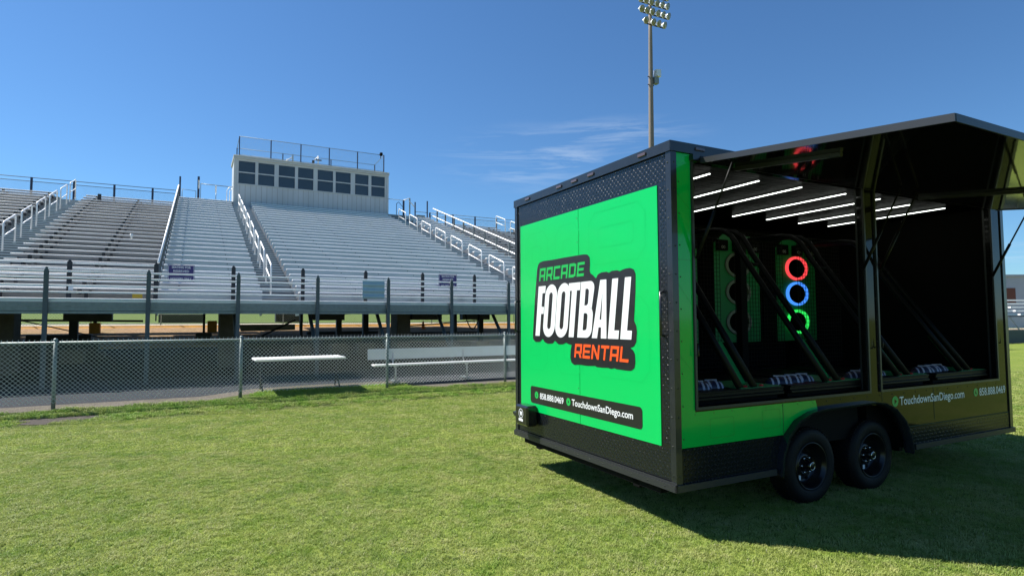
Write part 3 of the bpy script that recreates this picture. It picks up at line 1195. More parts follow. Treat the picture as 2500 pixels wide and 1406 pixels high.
def high_platform():
    t = Thing('back_platform_rail', 'open rail and tall dark posts at the top left of the press box', 'railing', SF, (3.3, 22.6, 8.8))
    t.part('post', MB().box(1.94, 2.03, 22.55, 22.63, 8.0, 10.07), 'navy_paint')
    t.part('post', MB().box(2.87, 2.99, 22.55, 22.63, 8.4, 10.17), 'navy_paint')
    t.part('post', MB().box(3.03, 3.06, 22.58, 22.61, 8.7, 9.78), 'galvanised')
    t.part('top_rail', MB().tube([(3.03, 22.6, 9.76), (4.75, 22.6, 9.73)], .022, 6), 'galvanised')
    t.part('white_marker', MB().box(3.80, 3.88, 22.50, 22.54, 9.28, 9.75), 'white_paint')
    t.part('white_marker', MB().box(2.92, 2.98, 22.50, 22.54, 9.45, 9.95), 'white_paint')
    t.part('stub', MB().tube([(3.85, 22.6, 8.7), (3.85, 22.6, 9.3)], .02, 6), 'galvanised')
    t.part('gate', MB().tube([(2.1, 22.6, 8.75), (2.1, 22.6, 9.35), (2.8, 22.6, 9.3), (2.8, 22.6, 8.75)], .02, 6), 'galvanised')
    mb = MB()
    for q in range(2):
        s = 4.42 + q * .16
        mb.tube([(s, 22.3 + q * .2, 8.75), (s, 22.3 + q * .2, 9.45), (s + .12, 22.3 + q * .2, 9.62), (s + .3, 22.3 + q * .2, 9.7)], .022, 6)
    t.part('handrail', mb, 'aluminium_bright')
    t.part('platform', MB().box(1.95, 4.78, 22.3, 23.4, 8.5, 8.8), 'deck_grey')
    t = Thing('stair_gate', 'open metal gate frame and tall posts at the top right of the press box', 'gate', SF, (15.8, 22.6, 8.85))
    t.part('platform', MB().box(14.25, 17.2, 22.3, 23.4, 8.5, 8.84), 'deck_grey')
    t.part('top_rail', MB().tube([(14.3, 22.6, 9.94), (15.36, 22.6, 9.93)], .02, 6).tube([(15.36, 22.6, 9.93), (15.82, 22.6, 10.13)], .028, 6), 'aluminium_bright')
    t.part('post', MB().box(15.33, 15.45, 22.57, 22.63, 8.84, 9.93), 'navy_paint')
    t.part('post', MB().box(15.79, 15.87, 22.57, 22.63, 8.84, 10.12), 'galvanised')
    t.part('post', MB().box(16.18, 16.26, 22.57, 22.63, 8.84, 9.89), 'navy_paint')
    t.part('post', MB().box(17.07, 17.15, 22.57, 22.63, 8.84, 10.04), 'navy_paint')
    t.part('stay', MB().tube([(15.75, 22.55, 9.95), (16.17, 22.55, 9.53)], .035, 6), 'aluminium_bright')
    t.part('handrail', MB().tube([(14.8, 22.3, 8.85), (14.8, 22.3, 9.6), (14.95, 22.3, 9.72), (15.3, 22.3, 9.35), (15.3, 22.3, 8.85)], .022, 6), 'navy_paint')
    t.part('barrier', MB().tube([(16.26, 22.6, 9.23), (17.07, 22.6, 9.22)], .02, 6).tube([(16.3, 22.6, 9.0), (16.95, 22.6, 8.99)], .02, 6)
           .box(16.3, 16.95, 22.59, 22.61, 8.86, 8.98), 'galvanised')


high_platform()

tag(MB().lathe([(0.0, .09), (.055, .09), (.04, .0), (.035, -.02), (.03, -.09), (0, -.09)], (0.75, 9.65, 4.83), (0, 0, 1), 12)
    .build('paper_cup', 'white_paint', frame=SF, org=(.72, 9.6, 4.8)), 'white cup left on a seat row in the left bleachers', 'cup')


# ---- under the stand
def under_stand():
    t = Thing('added_frame', 'added dark steel stringers and purlins that darken the view beneath the seating', 'frame', SF, (9.5, 12, .2))  # added framing: hides the bounce-lit deck undersides so the space below reads dark
    for i in range(3, 24):
        d, z = nose(i)
        t.part('purlin', MB().box(-14, 33, d + .1, d + .2, z - 1.0, z - .78), 'dark_steel')
    for k in range(-6, 17):
        s = k * 1.907 + .5
        t.part('stringer', MB().hexa([(s - .05, 5.2, 2.2), (s + .05, 5.2, 2.2), (s + .05, 20.3, 7.1), (s - .05, 20.3, 7.1)],
                                     [(s - .05, 5.2, 2.5), (s + .05, 5.2, 2.5), (s + .05, 20.3, 7.4), (s - .05, 20.3, 7.4)]), 'dark_steel')
    k = 0
    for (s0, s1, d, lab) in ((-2.35, -1.5, 4.6, 'broad dark concrete pier under the stand at the far left'),
                             (3.56, 4.14, 4.6, 'broad dark concrete pier under the stand behind the fence, left of the short bench'),
                             (9.35, 9.86, 4.6, 'broad dark concrete pier under the stand above the long bench'),
                             (15.6, 16.2, 4.6, 'broad dark concrete pier under the stand, hidden by the trailer')):
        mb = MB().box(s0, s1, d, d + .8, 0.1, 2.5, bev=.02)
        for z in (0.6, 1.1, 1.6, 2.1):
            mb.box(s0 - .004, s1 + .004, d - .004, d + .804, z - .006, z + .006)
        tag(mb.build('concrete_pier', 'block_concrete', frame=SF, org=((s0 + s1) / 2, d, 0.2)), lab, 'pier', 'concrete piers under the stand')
    cols = [(-0.65, 8, .24, 'left of the second front post'), (3.27, 14, .1, 'just left of the broad pier by the short bench'),
            (6.55, 8, .1, 'behind the short bench'), (8.0, 8, .2, 'right of the short bench'), (9.07, 8, .22, 'left of the pier above the long bench'),
            (12.2, 6, .12, 'behind the long bench'), (14.3, 8, .22, 'behind the far end of the long bench'), (-5.0, 8, .22, 'outside the left edge of the view')]
    for i, (s, d, w, lab) in enumerate(cols):
        t = Thing('support_column', 'dark steel column on a concrete footing under the stand, ' + lab, 'column', SF, (s, d, .2), 'steel columns under the stand')
        g = gh(s, d)
        t.part('column', MB().box(s - w / 2, s + w / 2, d - .1, d + .1, g, zn(d) - .5), 'dark_steel')
        t.part('footing', MB().box(s - .32, s + .32, d - .3, d + .3, g - .1, g + .42, bev=.02), 'block_concrete')
    t = Thing('painted_bollard', 'ochre painted block at the foot of a thin column beyond the stand', 'bollard', SF, (-1.4, 19, 1.1))
    t.part('block', MB().box(-1.62, -1.18, 18.8, 19.2, 1.0, 1.62, bev=.02), 'ochre_paint')
    t.part('column', MB().box(-1.47, -1.33, 18.92, 19.05, 1.62, 8.0), 'dark_steel')
    tag(MB().box(3.5, 3.95, 18.7, 19.2, 1.0, 1.7, bev=.02).build('painted_block', 'ochre_paint', frame=SF, org=(3.7, 19, 1.0)),
        'ochre painted block half hidden behind the broad pier', 'block')
    # leaning and lying debris
    t = Thing('timber_stack', 'stack of dark timber planks on the ground under the stand at left', 'timber', SF, (-1.2, 9, .3))
    for (a, b, z0, z1, d) in ((-2.4, 0.1, .3, .62, 9), (-2.3, -.1, .64, .95, 9.1), (-2.1, -.3, .97, 1.22, 9.0)):
        t.part('plank', MB().box(a, b, d, d + .5, z0, z1), 'dark_steel')
    t = Thing('scrap_boards', 'long dark boards and pipes lying under the stand behind the short bench', 'boards', SF, (7, 12, .5))
    for (a, b, z0, z1, d) in ((4.9, 11.4, .5, .78, 11.5), (5.4, 10.6, .8, 1.0, 12.2), (7.6, 11.0, 1.0, 1.16, 13), (11.6, 16.4, .75, 1.08, 12.5)):
        t.part('board', MB().box(a, b, d, d + .3, z0, z1), 'dark_steel')
    t = Thing('leaning_pipe', 'thin dark pipe leaning across the gap under the stand', 'pipe', SF, (6, 9, .3))
    t.part('pipe', MB().tube([(4.2, 9, .55), (6.5, 9, 1.72)], .035, 6), 'dark_steel')
    t = Thing('tie_rods', 'horizontal and slanting dark tie rods beneath the stand at left', 'brace', SF, (-1, 8, 1.7))
    t.part('rod', MB().tube([(-2.3, 8, 1.72), (1.3, 8, 1.68)], .035, 6), 'dark_steel')
    t.part('rod', MB().tube([(-2.0, 8, 1.70), (.2, 8, 1.1)], .018, 6), 'dark_steel')
    t.part('rod', MB().tube([(9.2, 8, 1.30), (14.2, 8, 1.66)], .022, 6), 'dark_steel')
    t = Thing('beam_brackets', 'dark haunched beams carrying the walkway from below', 'beam', SF, (8, 3, 1.5))
    for s in (0.3, 7.0, 10.6, 12.6, 15.3):
        mb = MB()
        mb.hexa([(s - .1, 1.0, 1.86), (s + .1, 1.0, 1.86), (s + .1, 4.5, 1.86), (s - .1, 4.5, 1.86)],
                [(s - .1, 1.6, 1.98), (s + .1, 1.6, 1.98), (s + .1, 4.5, 1.98), (s - .1, 4.5, 1.98)])
        mb.box(s - .7, s + .45, 4.5, 4.8, 1.68, 1.98)
        t.part('beam', mb, 'dark_steel')
    t = Thing('cable_loop', 'black cable hanging in a loop under the walkway near the trailer', 'cable', SF, (12, 2, 1.5))
    pts = [(11.35 + .55 * i / 10, 3.0, 1.9 - .55 * math.sin(math.pi * i / 10) ** .7) for i in range(11)]
    t.part('cable', MB().tube(pts, .022, 6), 'matt_black')
    tag(MB().lathe([(.02, .5), (.05, .45), (.12, .05), (.2, .04), (.2, 0), (0, 0)], (15.0, 17.5, 1.15), (0, 0, 1), 14)
        .build('traffic_cone', 'orange_cone', frame=SF, org=(15, 17.5, 1.15)), 'small orange cone beyond the stand, seen through the gap', 'cone')
    # fence between the path and the grass bank
    t = Thing('chain_link_fence', 'chain link fence on the path behind the grandstand', 'fence', SF, (5, 23.2, 1.5))
    for k in range(12):
        s = -12 + 3.3 * k
        t.part('post', MB().tube([(s, 23.2, gh(s, 23.2) - .05), (s, 23.2, gh(s, 23.2) + 1.9)], .03, 6), 'galvanised')
    t.part('bottom_rail', MB().tube([(-12, 23.2, 1.56), (24, 23.2, 1.56)], .018, 6), 'galvanised')
    mb = MB()
    wire_panel(mb, -12, 24, 1.5, 3.35, .14, .005, lambda a, z, o: (a, 23.24 + o, z))
    t.part('wire_mesh', mb, 'galvanised')
    # dark low wall / bin seen through gap
    tag(MB().box(.9, 3.4, 27, 27.6, 1.5, 2.15, bev=.03).build('dumpster', 'slate_paint', frame=SF, org=(2.2, 27.3, 1.5)),
        'low dark container on the grass beyond the stand, left of the broad pier', 'container')
    tag(MB().box(7.8, 9.6, 27, 27.6, 1.5, 2.3, bev=.03).build('dumpster', 'dark_steel', frame=SF, org=(8.5, 27.3, 1.5)),
        'low dark container on the grass beyond the stand, behind the short bench', 'container')
    tag(MB().hexa([(5.0, 16.8, 1.15), (7.6, 16.8, 1.2), (7.6, 17.2, 1.2), (5.0, 17.2, 1.15)],
                  [(4.9, 16.8, 1.5), (7.6, 16.8, 1.5), (7.6, 17.2, 1.5), (4.9, 17.2, 1.5)]).build('concrete_slab', 'concrete', frame=SF, org=(6.2, 17, 1.15)),
        'pale concrete slab lying on the dirt beyond the stand', 'slab')


under_stand()


# ---- fence along the field
def field_fence():
    t = Thing('chain_link_fence', 'low grey chain link fence between the lawn and the track', 'fence', SF, (5, -3.1, 0.2))
    D = -3.13
    z0, z1 = 0.2, 1.31
    sp = 3.0
    A, B = 0.706 - 4 * sp, 0.706 + 8 * sp
    for k in range(-4, 9):
        s = 0.706 + k * sp
        mb = MB().tube([(s, D, 0.05), (s, D, z1 + .015)], .033, 10)
        mb.lathe([(.036, 0), (.038, .012), (.03, .03), (.0, .042)], (s, D, z1 + .01), (0, 0, 1), 10)
        mb.tube([(s - .04, D - .01, z1 - .45), (s + .04, D - .01, z1 - .45)], .008, 6)
        t.part('post', mb, 'galvanised')
    t.part('top_rail', MB().tube([(A, D + .0, z1 - .03), (B, D, z1 - .03)], .024, 8), 'galvanised')
    mb = MB()
    w = .076
    wire_panel(mb, A, B, z0 + .02, z1 - .02, w, .0036, lambda a, z, o: (a, D - .034 + o, z))
    x = A
    while x < B:
        j = random.uniform(-.006, .006)
        mb.tube([(x, D - .03, z1 - .03), (x + .012 + j, D - .02, z1 + .03)], .005, 4, smooth=False)
        x += w
    t.part('wire_mesh', mb, 'wire')


field_fence()


def table_bench():
    t = Thing('short_bench', 'short white-topped bench behind the fence standing on dark angled legs', 'bench', SF, (4.9, -2.45, 0.2))
    z = 0.87
    s0, s1 = 3.98, 5.83
    z = .86
    t.part('seat', MB().box(s0, s1, -2.98, -2.12, z - .045, z, bev=.012), 'white_paint')
    for s in (s0 + .14, s1 - .14):
        for (da, db) in ((-2.66, -2.9), (-2.64, -2.4)):
            t.part('leg', MB().tube([(s, da, z - .045), (s, da, z - .35), (s + .02, db, .2)], .016, 6), 'dark_steel')


table_bench()


def long_bench():
    t = Thing('long_bench', 'long pale metal bench with a wide backrest behind the fence', 'bench', SF, (8.5, -2.4, 0.2))
    s0, s1 = 6.5, 12.1
    t.part('backrest', MB().box(s0, s1, -2.26, -2.22, .72, .975, bev=.008), 'bench_blue')
    t.part('seat', MB().box(s0 + .05, s1, -2.66, -2.38, .585, .63, bev=.01), 'white_paint')
    for s in (7.1, 8.95, 10.8, 12.0):
        t.part('leg', MB().tube([(s, -2.5, .585), (s, -2.5, .2)], .022, 6).tube([(s, -2.5, .5), (s, -2.28, .62), (s, -2.25, .9)], .018, 6), 'aluminium')
        t.part('foot', MB().box(s - .05, s + .05, -2.7, -2.2, .2, .23), 'galvanised')


long_bench()


# ------------------------------------------------------------------ light tower
def tower():
    base = Vector((14.5, 60, 2.0))
    f = Matrix.Translation(base) @ Matrix.Rotation(YS - .03, 4, 'Z')
    t = Thing('floodlight_tower', 'tall concrete floodlight pole with banks of round stadium lamps', 'light pole', f, (0, 0, 0))
    t.part('pole', MB().tube([(0, 0, 0), (0.02, 0, 17.5), (.15, 0, 29), (.2, 0, 35.5)], .36, 14, r1=.13), 'pole_concrete')
    lamp0 = None
    rows = ((33.6, [-1.35, -.65, .05, .8, 1.5, 2.2]), (32.65, [-1.35, -.65, .05, .8, 1.5, 2.2]), (31.6, [-1.25, -.55, .15, .9, 1.6, 2.3]),
            (30.5, [-.72, .25, .98, 1.75]), (34.6, [-1.35, -.65, .05, .8, 1.5, 2.2]))
    for z, xs in rows:
        t.part('crossarm', MB().box(xs[0] - .1, xs[-1] + .1, -.28, -.18, z - .1, z), 'dark_steel')
        for x in xs:
            ax = Vector((.25 + x * .1, -1, -.42)).normalized()
            c = Vector((x, -.35, z + .22))
            lp = t.part('lamp', MB().lathe([(.0, -.42), (.09, -.42), (.11, -.28), (.22, -.16), (.33, .02), (.37, .12), (.35, .12)], c, ax, 16), 'lamp_shell')
            t.part('lens', MB().lathe([(.355, .105), (.2, .13), (0, .14)], c, ax, 16), 'lamp_glass', parent=lp)
            t.part('yoke', MB().tube([c - ax * .3, (x, -.23, z - .05)], .03, 5), 'dark_steel', parent=lp)
    t.part('control_box', MB().box(.3, .85, -.45, .05, 24.2, 24.9, bev=.04), 'galvanised')
    t.part('loudspeaker', MB().hexa([(.45, -.6, 24.95), (1.0, -.6, 24.95), (1.0, 0, 24.95), (.45, 0, 24.95)],
                                    [(.5, -.5, 25.7), (1.1, -.5, 25.75), (1.1, 0, 25.75), (.5, 0, 25.7)]), 'lamp_shell')
    for z in (24.1, 24.95):
        t.part('clamp_band', MB().tube([(-.3, 0, z), (.5, 0, z)], .06, 6), 'dark_steel')


tower()


# ------------------------------------------------------------------ far right background
def far_right():
    f = Matrix.Translation((0, 0, 0))
    t = Thing('storage_building', 'long blue-grey building with brown roller doors beyond the field', 'building', f, (73, 92, 0))
    x0, x1, y = 70, 112, 92
    t.part('wall', MB().box(x0, x1, y, y + 14, 0, 8.2), 'far_building')
    t.part('roof', MB().box(x0 - .3, x1 + .3, y - .3, y + 14.3, 8.2, 8.5), 'far_building')
    for k in range(7):
        a = 76.0 + 5.0 * k
        t.part('roller_door', MB().box(a, a + 2.9, y - .06, y - .003, 3.9, 6.4), 'brown_door')
    # small white bleacher
    f = Matrix.Translation((47.5, 57, 0)) @ Matrix.Rotation(R(4), 4, 'Z')
    t = Thing('small_bleacher', 'small bleacher of white planks beyond the field fence', 'bleachers', f, (0, 0, 0.2))
    for k in range(5):
        z = 1.95 + .36 * k
        t.part('plank', MB().box(-8 + .2 * k, 1.6, k * .5, k * .5 + .3, z, z + .15).box(1.9, 16, k * .5, k * .5 + .3, z, z + .15), 'white_paint')
    for s in (-6, -2, 1.75, 6, 10, 14):
        t.part('frame', MB().tube([(s, -.2, .2), (s, 2.4, 3.6)], .06, 6).tube([(s, 2.3, .2), (s, 2.3, 3.5)], .05, 6), 'galvanised')
    # fence at right
    f = Matrix.Translation((28, 38, 0)) @ Matrix.Rotation(R(8), 4, 'Z')
    t = Thing('chain_link_fence', 'dark railed chain link fence at the right beyond the trailer', 'fence', f, (0, 0, 0))
    for k in range(8):
        x = -3.4 + 2.6 * k
        t.part('post', MB().tube([(x, 0, 0), (x, 0, 1.75)], .05, 8), 'galvanised')
    t.part('top_rail', MB().tube([(-4, 0, 1.78), (16, 0, 1.78)], .035, 6), 'dark_steel')
    mb = MB()
    wire_panel(mb, -4, 16, .05, 1.75, .12, .006, lambda a, z, o: (a, .05 + o, z))
    t.part('wire_mesh', mb, 'galvanised')
    t.part('windscreen', MB().box(-4, 16, .07, .08, .02, .9), 'slate_paint')


far_right()


# ------------------------------------------------------------------ trailer
ZB, ZT, W, LN = 0.34, 3.04, 2.59, 5.11


def trailer():
    t = Thing('game_trailer', 'black and bright green enclosed game trailer with its side hatch raised', 'trailer', TF, (2.5, 1.3, 0))
    P = t.part
    rear = lambda off: (lambda a, b: (-off, -a, b))
    side = lambda off: (lambda a, b: (a, -off, b))
    # --- shell
    def lozenges(mb, fn, regions, c=.027):
        # raised diamonds of the tread plate, alternating direction
        for (a0_, a1_, b0_, b1_) in regions:
            i0, i1 = int(math.ceil(a0_ / c)), int(a1_ / c)
            j0, j1 = int(math.ceil(b0_ / c)), int(b1_ / c)
            for i in range(i0, i1):
                for j in range(j0, j1):
                    x, y = (i + .5) * c, (j + .5) * c
                    k = .7071 if (i + j) % 2 else -.7071
                    L_, w_, h_ = .0125, .0044, .0021
                    h_ *= random.uniform(.7, 1.2)
                    ux, uy = .7071, k
                    vx, vy = -k, .7071
                    vs, inn = [], []
                    for (p, q) in ((1, 0), (.5, .85), (-.5, .85), (-1, 0), (-.5, -.85), (.5, -.85)):
                        vs.append(fn(x + ux * p * L_ + vx * q * w_, y + uy * p * L_ + vy * q * w_, 0.0002))
                    vs.append(fn(x + ux * .55 * L_, y + uy * .55 * L_, h_))
                    vs.append(fn(x - ux * .55 * L_, y - uy * .55 * L_, h_))
                    mb.add(vs, [(0, 1, 6), (1, 2, 7, 6), (2, 3, 7), (3, 4, 7), (4, 5, 6, 7), (5, 0, 6)], 0, False)
    mb = MB().box(0, .05, 0.0, W, ZB, ZT - .085)
    lozenges(mb, lambda a, b, o: (-o, -a, b), [(-W + .05, -.048, 2.72, ZT - .09), (-W + .05, -.048, ZB + .05, .648),
                                              (-.155, -.048, .65, 2.72), (-W + .05, -2.478, .65, 2.72)])
    P('rear_wall', mb, 'tread_black')
    P('front_wall', MB().box(LN - .05, LN, 0, W, ZB, ZT - .085), 'gloss_black')
    P('far_wall', MB().box(.05, LN - .05, W - .05, W, ZB, ZT - .085), 'gloss_black')
    P('inner_lining', MB().box(.052, .06, .1, W - .052, .5, 2.95).box(LN - .06, LN - .052, .1, W - .052, .5, 2.95)
      .box(.06, LN - .06, W - .062, W - .052, .5, 2.95), 'matt_black')
    P('ceiling', MB().box(.06, LN - .06, .06, W - .062, 2.945, 2.955), 'ceiling_gloss')
    P('floor', MB().box(.05, LN - .05, .43, W - .43, .42, .5).box(.05, 1.09, .05, .43, .42, .5).box(3.09, LN - .05, .05, .43, .42, .5), 'matt_black')
    P('roof', MB().box(-.01, LN + .01, -.01, W + .01, ZT - .08, ZT, bev=.012), 'trim_black')
    P('roof_trim', MB().box(-.022, -.0105, -.02, W + .02, ZT - .085, ZT - .004).box(-.022, LN + .02, -.022, -.0105, ZT - .085, ZT - .004), 'trim_black')
    # near side wall, as pieces round the two openings, the lower skirt cut by the wheel arch
    ox0, oxm0, oxm1, ox1 = .22, 2.42, 2.62, 4.83
    oz0, oz1 = .955, 2.90
    mb = MB()
    mb.box(.05, ox0, 0, .05, oz0, ZT - .085)
    mb.box(oxm0, oxm1, 0, .05, oz0, oz1)
    mb.box(ox1, LN - .05, 0, .05, oz0, ZT - .085)
    mb.box(ox0, ox1, 0, .05, oz1, ZT - .085)
    P('side_wall', mb, 'gloss_black')
    arch = []
    for (x, z) in ((1.14, ZB), (1.17, .48), (1.25, .62), (1.38, .73), (1.54, .79), (1.70, .81), (2.45, .82), (2.60, .80), (2.76, .74), (2.90, .62), (3.0, .48), (3.04, ZB)):
        arch.append((x, z))
    low = [(.05, ZB)] + arch + [(LN - .05, ZB), (LN - .05, oz0), (.05, oz0)]
    vf = shape2d([low])
    mb = MB()
    put2d(mb, vf, side(0))
    put2d(mb, vf, side(-.05))
    for (a, b) in zip(arch, arch[1:]):
        mb.add([(a[0], 0, a[1]), (b[0], 0, b[1]), (b[0], .05, b[1]), (a[0], .05, a[1])], [(0, 1, 2, 3)])
    mb.add([(.05, 0, oz0), (LN - .05, 0, oz0), (LN - .05, .05, oz0), (.05, .05, oz0)], [(0, 1, 2, 3)])
    P('side_skirt', mb, 'gloss_black')
    mb = MB()
    put2d(mb, shape2d([[(.05, ZB), (1.14, ZB), (1.17, .48), (1.25, .62), (1.26, .645), (.05, .645)]]), side(.003))
    P('tread_skirt', mb, 'tread_plate')
    mb = MB()
    put2d(mb, shape2d([[(3.04, ZB), (LN, ZB), (LN, .555), (2.955, .555), (3.0, .48)]]), side(.003))
    P('tread_skirt', mb, 'tread_plate')
    P('wheel_well', MB().box(1.1, 3.08, .40, .42, .30, .9).box(1.1, 3.08, .05, .4, .88, .9), 'matt_black')
    # corner posts and bottom trim
    P('corner_trim', MB().box(-.012, .048, -.012, .0, ZB, ZT - .086).box(-.012, -.0, 0.0, .045, ZB, ZT - .086), 'trim_black')
    P('corner_trim', MB().box(-.012, .0, W - .045, W, ZB, ZT - .086).box(-.012, .05, W, W + .012, ZB, ZT - .086), 'trim_black')
    P('corner_trim', MB().box(LN - .05, LN + .012, -.012, 0, ZB, ZT - .086), 'trim_black')
    P('bottom_trim', MB().box(-.03, -.013, -.03, W + .02, ZB - .006, ZB + .045).box(-.02, -.013, -.02, W + .01, ZB + .047, ZB + .06)
      .box(-.03, 1.08, -.03, -.013, ZB - .006, ZB + .045), 'rail_grey')
    P('bottom_trim', MB().box(3.12, LN + .02, -.03, -.013, ZB - .006, ZB + .045), 'rail_grey')
    P('chassis', MB().box(0, LN, .44, .52, .26, ZB).box(0, LN, W - .52, W - .44, .26, ZB).box(0, .08, .18, W - .18, .28, ZB)
      .box(1.0, 1.06, .18, W - .18, .27, ZB).box(3.2, 3.26, .18, W - .18, .27, ZB).box(LN - .08, LN, .18, W - .18, .28, ZB)
      .box(.05, 1.09, .05, W - .05, ZB + .002, .41).box(3.09, LN, .05, W - .05, ZB + .002, .41).box(1.09, 3.09, .43, W - .43, ZB + .002, .41), 'matt_black')
    # --- rear graphics
    g0, g1, gz0, gz1 = -2.475, -.157, .652, 2.715
    mb = MB()
    mb.box(-.006, 0.0, .157, 1.283, gz0, gz1).box(-.006, 0.0, 1.290, 2.475, gz0, gz1)
    door = P('rear_door_panel', mb, 'vinyl_green')
    mb = MB()
    # embossed varsity outlines, slightly darker green line work
    def ring(pts, w=.014):
        cx = sum(p[0] for p in pts) / len(pts)
        cy = sum(p[1] for p in pts) / len(pts)
        hx = max(abs(p[0] - cx) for p in pts)
        hy = max(abs(p[1] - cy) for p in pts)
        inner = [(cx + (p[0] - cx) * (1 - w / hx), cy + (p[1] - cy) * (1 - w / hy)) for p in pts]
        return [pts, inner]
    def octo(x0, x1, y0, y1, c):
        return [(x0 + c, y0), (x1 - c, y0), (x1, y0 + c), (x1, y1 - c), (x1 - c, y1), (x0 + c, y1), (x0, y1 - c), (x0, y0 + c)]
    for (x, y, w, h) in ((-2.36, 2.1, .5, .5), (-1.72, 2.1, .46, .5), (-1.12, 2.14, .82, .5), (-1.05, 1.12, .78, .72), (-1.72, 1.1, .5, .7), (-2.4, 1.1, .52, .7)):
        mb = MB()
        put2d(mb, shape2d(ring(octo(x, x + w, y, y + h, .1))), rear(.0068))
        put2d(mb, shape2d(ring(octo(x + .15, x + w - .15, y + .15, y + h - .15, .03))), rear(.0068))
        P('pattern_line', mb, 'vinyl_green_line', parent=door)
    outl = [(-2.031, 2.262), (-1.961, 2.271), (-1.742, 2.266), (-1.562, 2.268), (-1.358, 2.266), (-1.197, 2.265), (-1.135, 2.257), (-1.097, 2.227), (-1.094, 2.16), (-1.102, 2.1), (-1.085, 2.073), (-1.048, 2.056), (-1.0, 2.022), (-0.974, 2.055), (-0.916, 2.072), (-0.832, 2.072), (-0.805, 2.058), (-0.763, 2.073), (-0.683, 2.074), (-0.644, 2.06), (-0.618, 2.07), (-0.566, 2.078), (-0.503, 2.079), (-0.455, 2.061), (-0.435, 2.024), (-0.441, 1.868), (-0.465, 1.633), (-0.436, 1.587), (-0.429, 1.54), (-0.441, 1.454), (-0.471, 1.418), (-0.522, 1.4), (-0.485, 1.386), (-0.46, 1.353), (-0.456, 1.283), (-0.469, 1.236), (-0.512, 1.211), (-0.575, 1.209), (-0.716, 1.211), (-0.742, 1.218), (-0.79, 1.207), (-0.837, 1.214), (-0.921, 1.209), (-1.007, 1.209), (-1.029, 1.218), (-1.156, 1.21), (-1.289, 1.213), (-1.378, 1.205), (-1.427, 1.224), (-1.448, 1.269), (-1.441, 1.342), (-1.42, 1.398), (-1.474, 1.401), (-1.525, 1.417), (-1.577, 1.397), (-1.665, 1.394), (-1.737, 1.43), (-1.774, 1.4), (-1.868, 1.392), (-1.945, 1.41), (-1.983, 1.443), (-2.043, 1.407), (-2.134, 1.404), (-2.19, 1.433), (-2.195, 1.474), (-2.149, 1.842), (-2.093, 2.186), (-2.072, 2.236)]
    mb = MB()
    put2d(mb, shape2d([outl]), rear(.0085))
    P('logo_backing', mb, 'decal_black', parent=door)
    # FOOTBALL: tall condensed italic glyphs (x, y in metres above the baseline)
    Hh, sh = .531, .078
    z0 = 1.472
    def glyph(mb, loops, mi=0):
        lp = [[(x + sh * y / Hh, z0 + y) for x, y in l] for l in loops]
        put2d(mb, shape2d(lp), rear(.0105), mi)
    def stadium(x0, x1, y0, y1, n=6):
        r = (x1 - x0) / 2
        ry = r * 1.0
        pts = []
        for i in range(n * 2 + 1):
            a = math.pi * i / (2 * n)
            pts.append(((x0 + x1) / 2 + r * math.cos(a), y1 - ry + ry * math.sin(a)))
        for i in range(n * 2 + 1):
            a = math.pi + math.pi * i / (2 * n)
            pts.append(((x0 + x1) / 2 + r * math.cos(a), y0 + ry + ry * math.sin(a)))
        return pts
    mb = MB()
    x = -2.133
    glyph(mb, [[(x, 0), (x + .09, 0), (x + .09, .235), (x + .142, .235), (x + .142, .31), (x + .09, .31), (x + .09, .455), (x + .148, .455), (x + .148, .531), (x, .531)]])
    for x in (-1.981, -1.737):
        glyph(mb, [stadium(x, x + .236, -.008, .539), stadium(x + .082, x + .154, .075, .456)])
    x = -1.532
    glyph(mb, [[(x + .062, 0), (x + .15, 0), (x + .15, .455), (x + .203, .455), (x + .203, .531), (x, .531), (x, .455), (x + .062, .455)]])
    x = -1.318
    def rnd(x0, x1, y0, y1, r):
        p = [(x0, y0)]
        for i in range(6):
            a = -math.pi / 2 + math.pi / 2 * i / 5
            p.append((x1 - r + r * math.cos(a), y0 + r + r * math.sin(a)))
        for i in range(6):
            a = math.pi / 2 * i / 5
            p.append((x1 - r + r * math.cos(a), y1 - r + r * math.sin(a)))
        p.append((x0, y1))
        return p
    outer = rnd(x, x + .232, 0, .29, .08)[:-1] + [(x + .205, .272)] + rnd(x, x + .224, .272, .531, .07)[7:]
    glyph(mb, [outer, rnd(x + .082, x + .148, .07, .232, .03), rnd(x + .082, x + .142, .305, .462, .03)])
    x = -1.075
    glyph(mb, [[(x, 0), (x + .082, 0), (x + .093, .10), (x + .133, .10), (x + .141, 0), (x + .225, 0), (x + .158, .531), (x + .066, .531)],
               [(x + .101, .17), (x + .127, .17), (x + .116, .40), (x + .112, .40)]])
    for x, w in ((-.829, .152), (-.651, .15)):
        glyph(mb, [[(x, 0), (x + w, 0), (x + w, .075), (x + .084, .075), (x + .084, .531), (x, .531)]])
    P('lettering', mb, 'decal_white', parent=door)
    S1 = {'A': [(0, 0, .22, 1), (.78, 0, 1, 1), (.22, .8, .78, 1), (.22, .3, .78, .48)],
          'R': [(0, 0, .22, 1), (.22, .8, 1, 1), (.78, .48, 1, .8), (.22, .3, 1, .48), [(.6, 0.299), (.8, 0), (1.05, 0), (.85, .299)]],
          'C': [(0, 0, .22, 1), (.22, .8, 1, 1), (.22, 0, 1, .2)],
          'D': [(0, 0, .22, 1), (.22, .8, .78, 1), (.22, 0, .78, .2), (.78, .06, 1, .94)],
          'E': [(0, 0, .22, 1), (.22, .8, 1, 1), (.22, 0, 1, .2), (.22, .4, .92, .58)],
          'N': [(0, 0, .22, 1), (.78, 0, 1, 1), [(.22, .68), (.78, 0), (.78, .32), (.22, 1)]],
          'T': [(0, .8, 1, 1), (.39, 0, .61, .8)],
          'L': [(0, 0, .22, 1), (.22, 0, 1, .2)]}
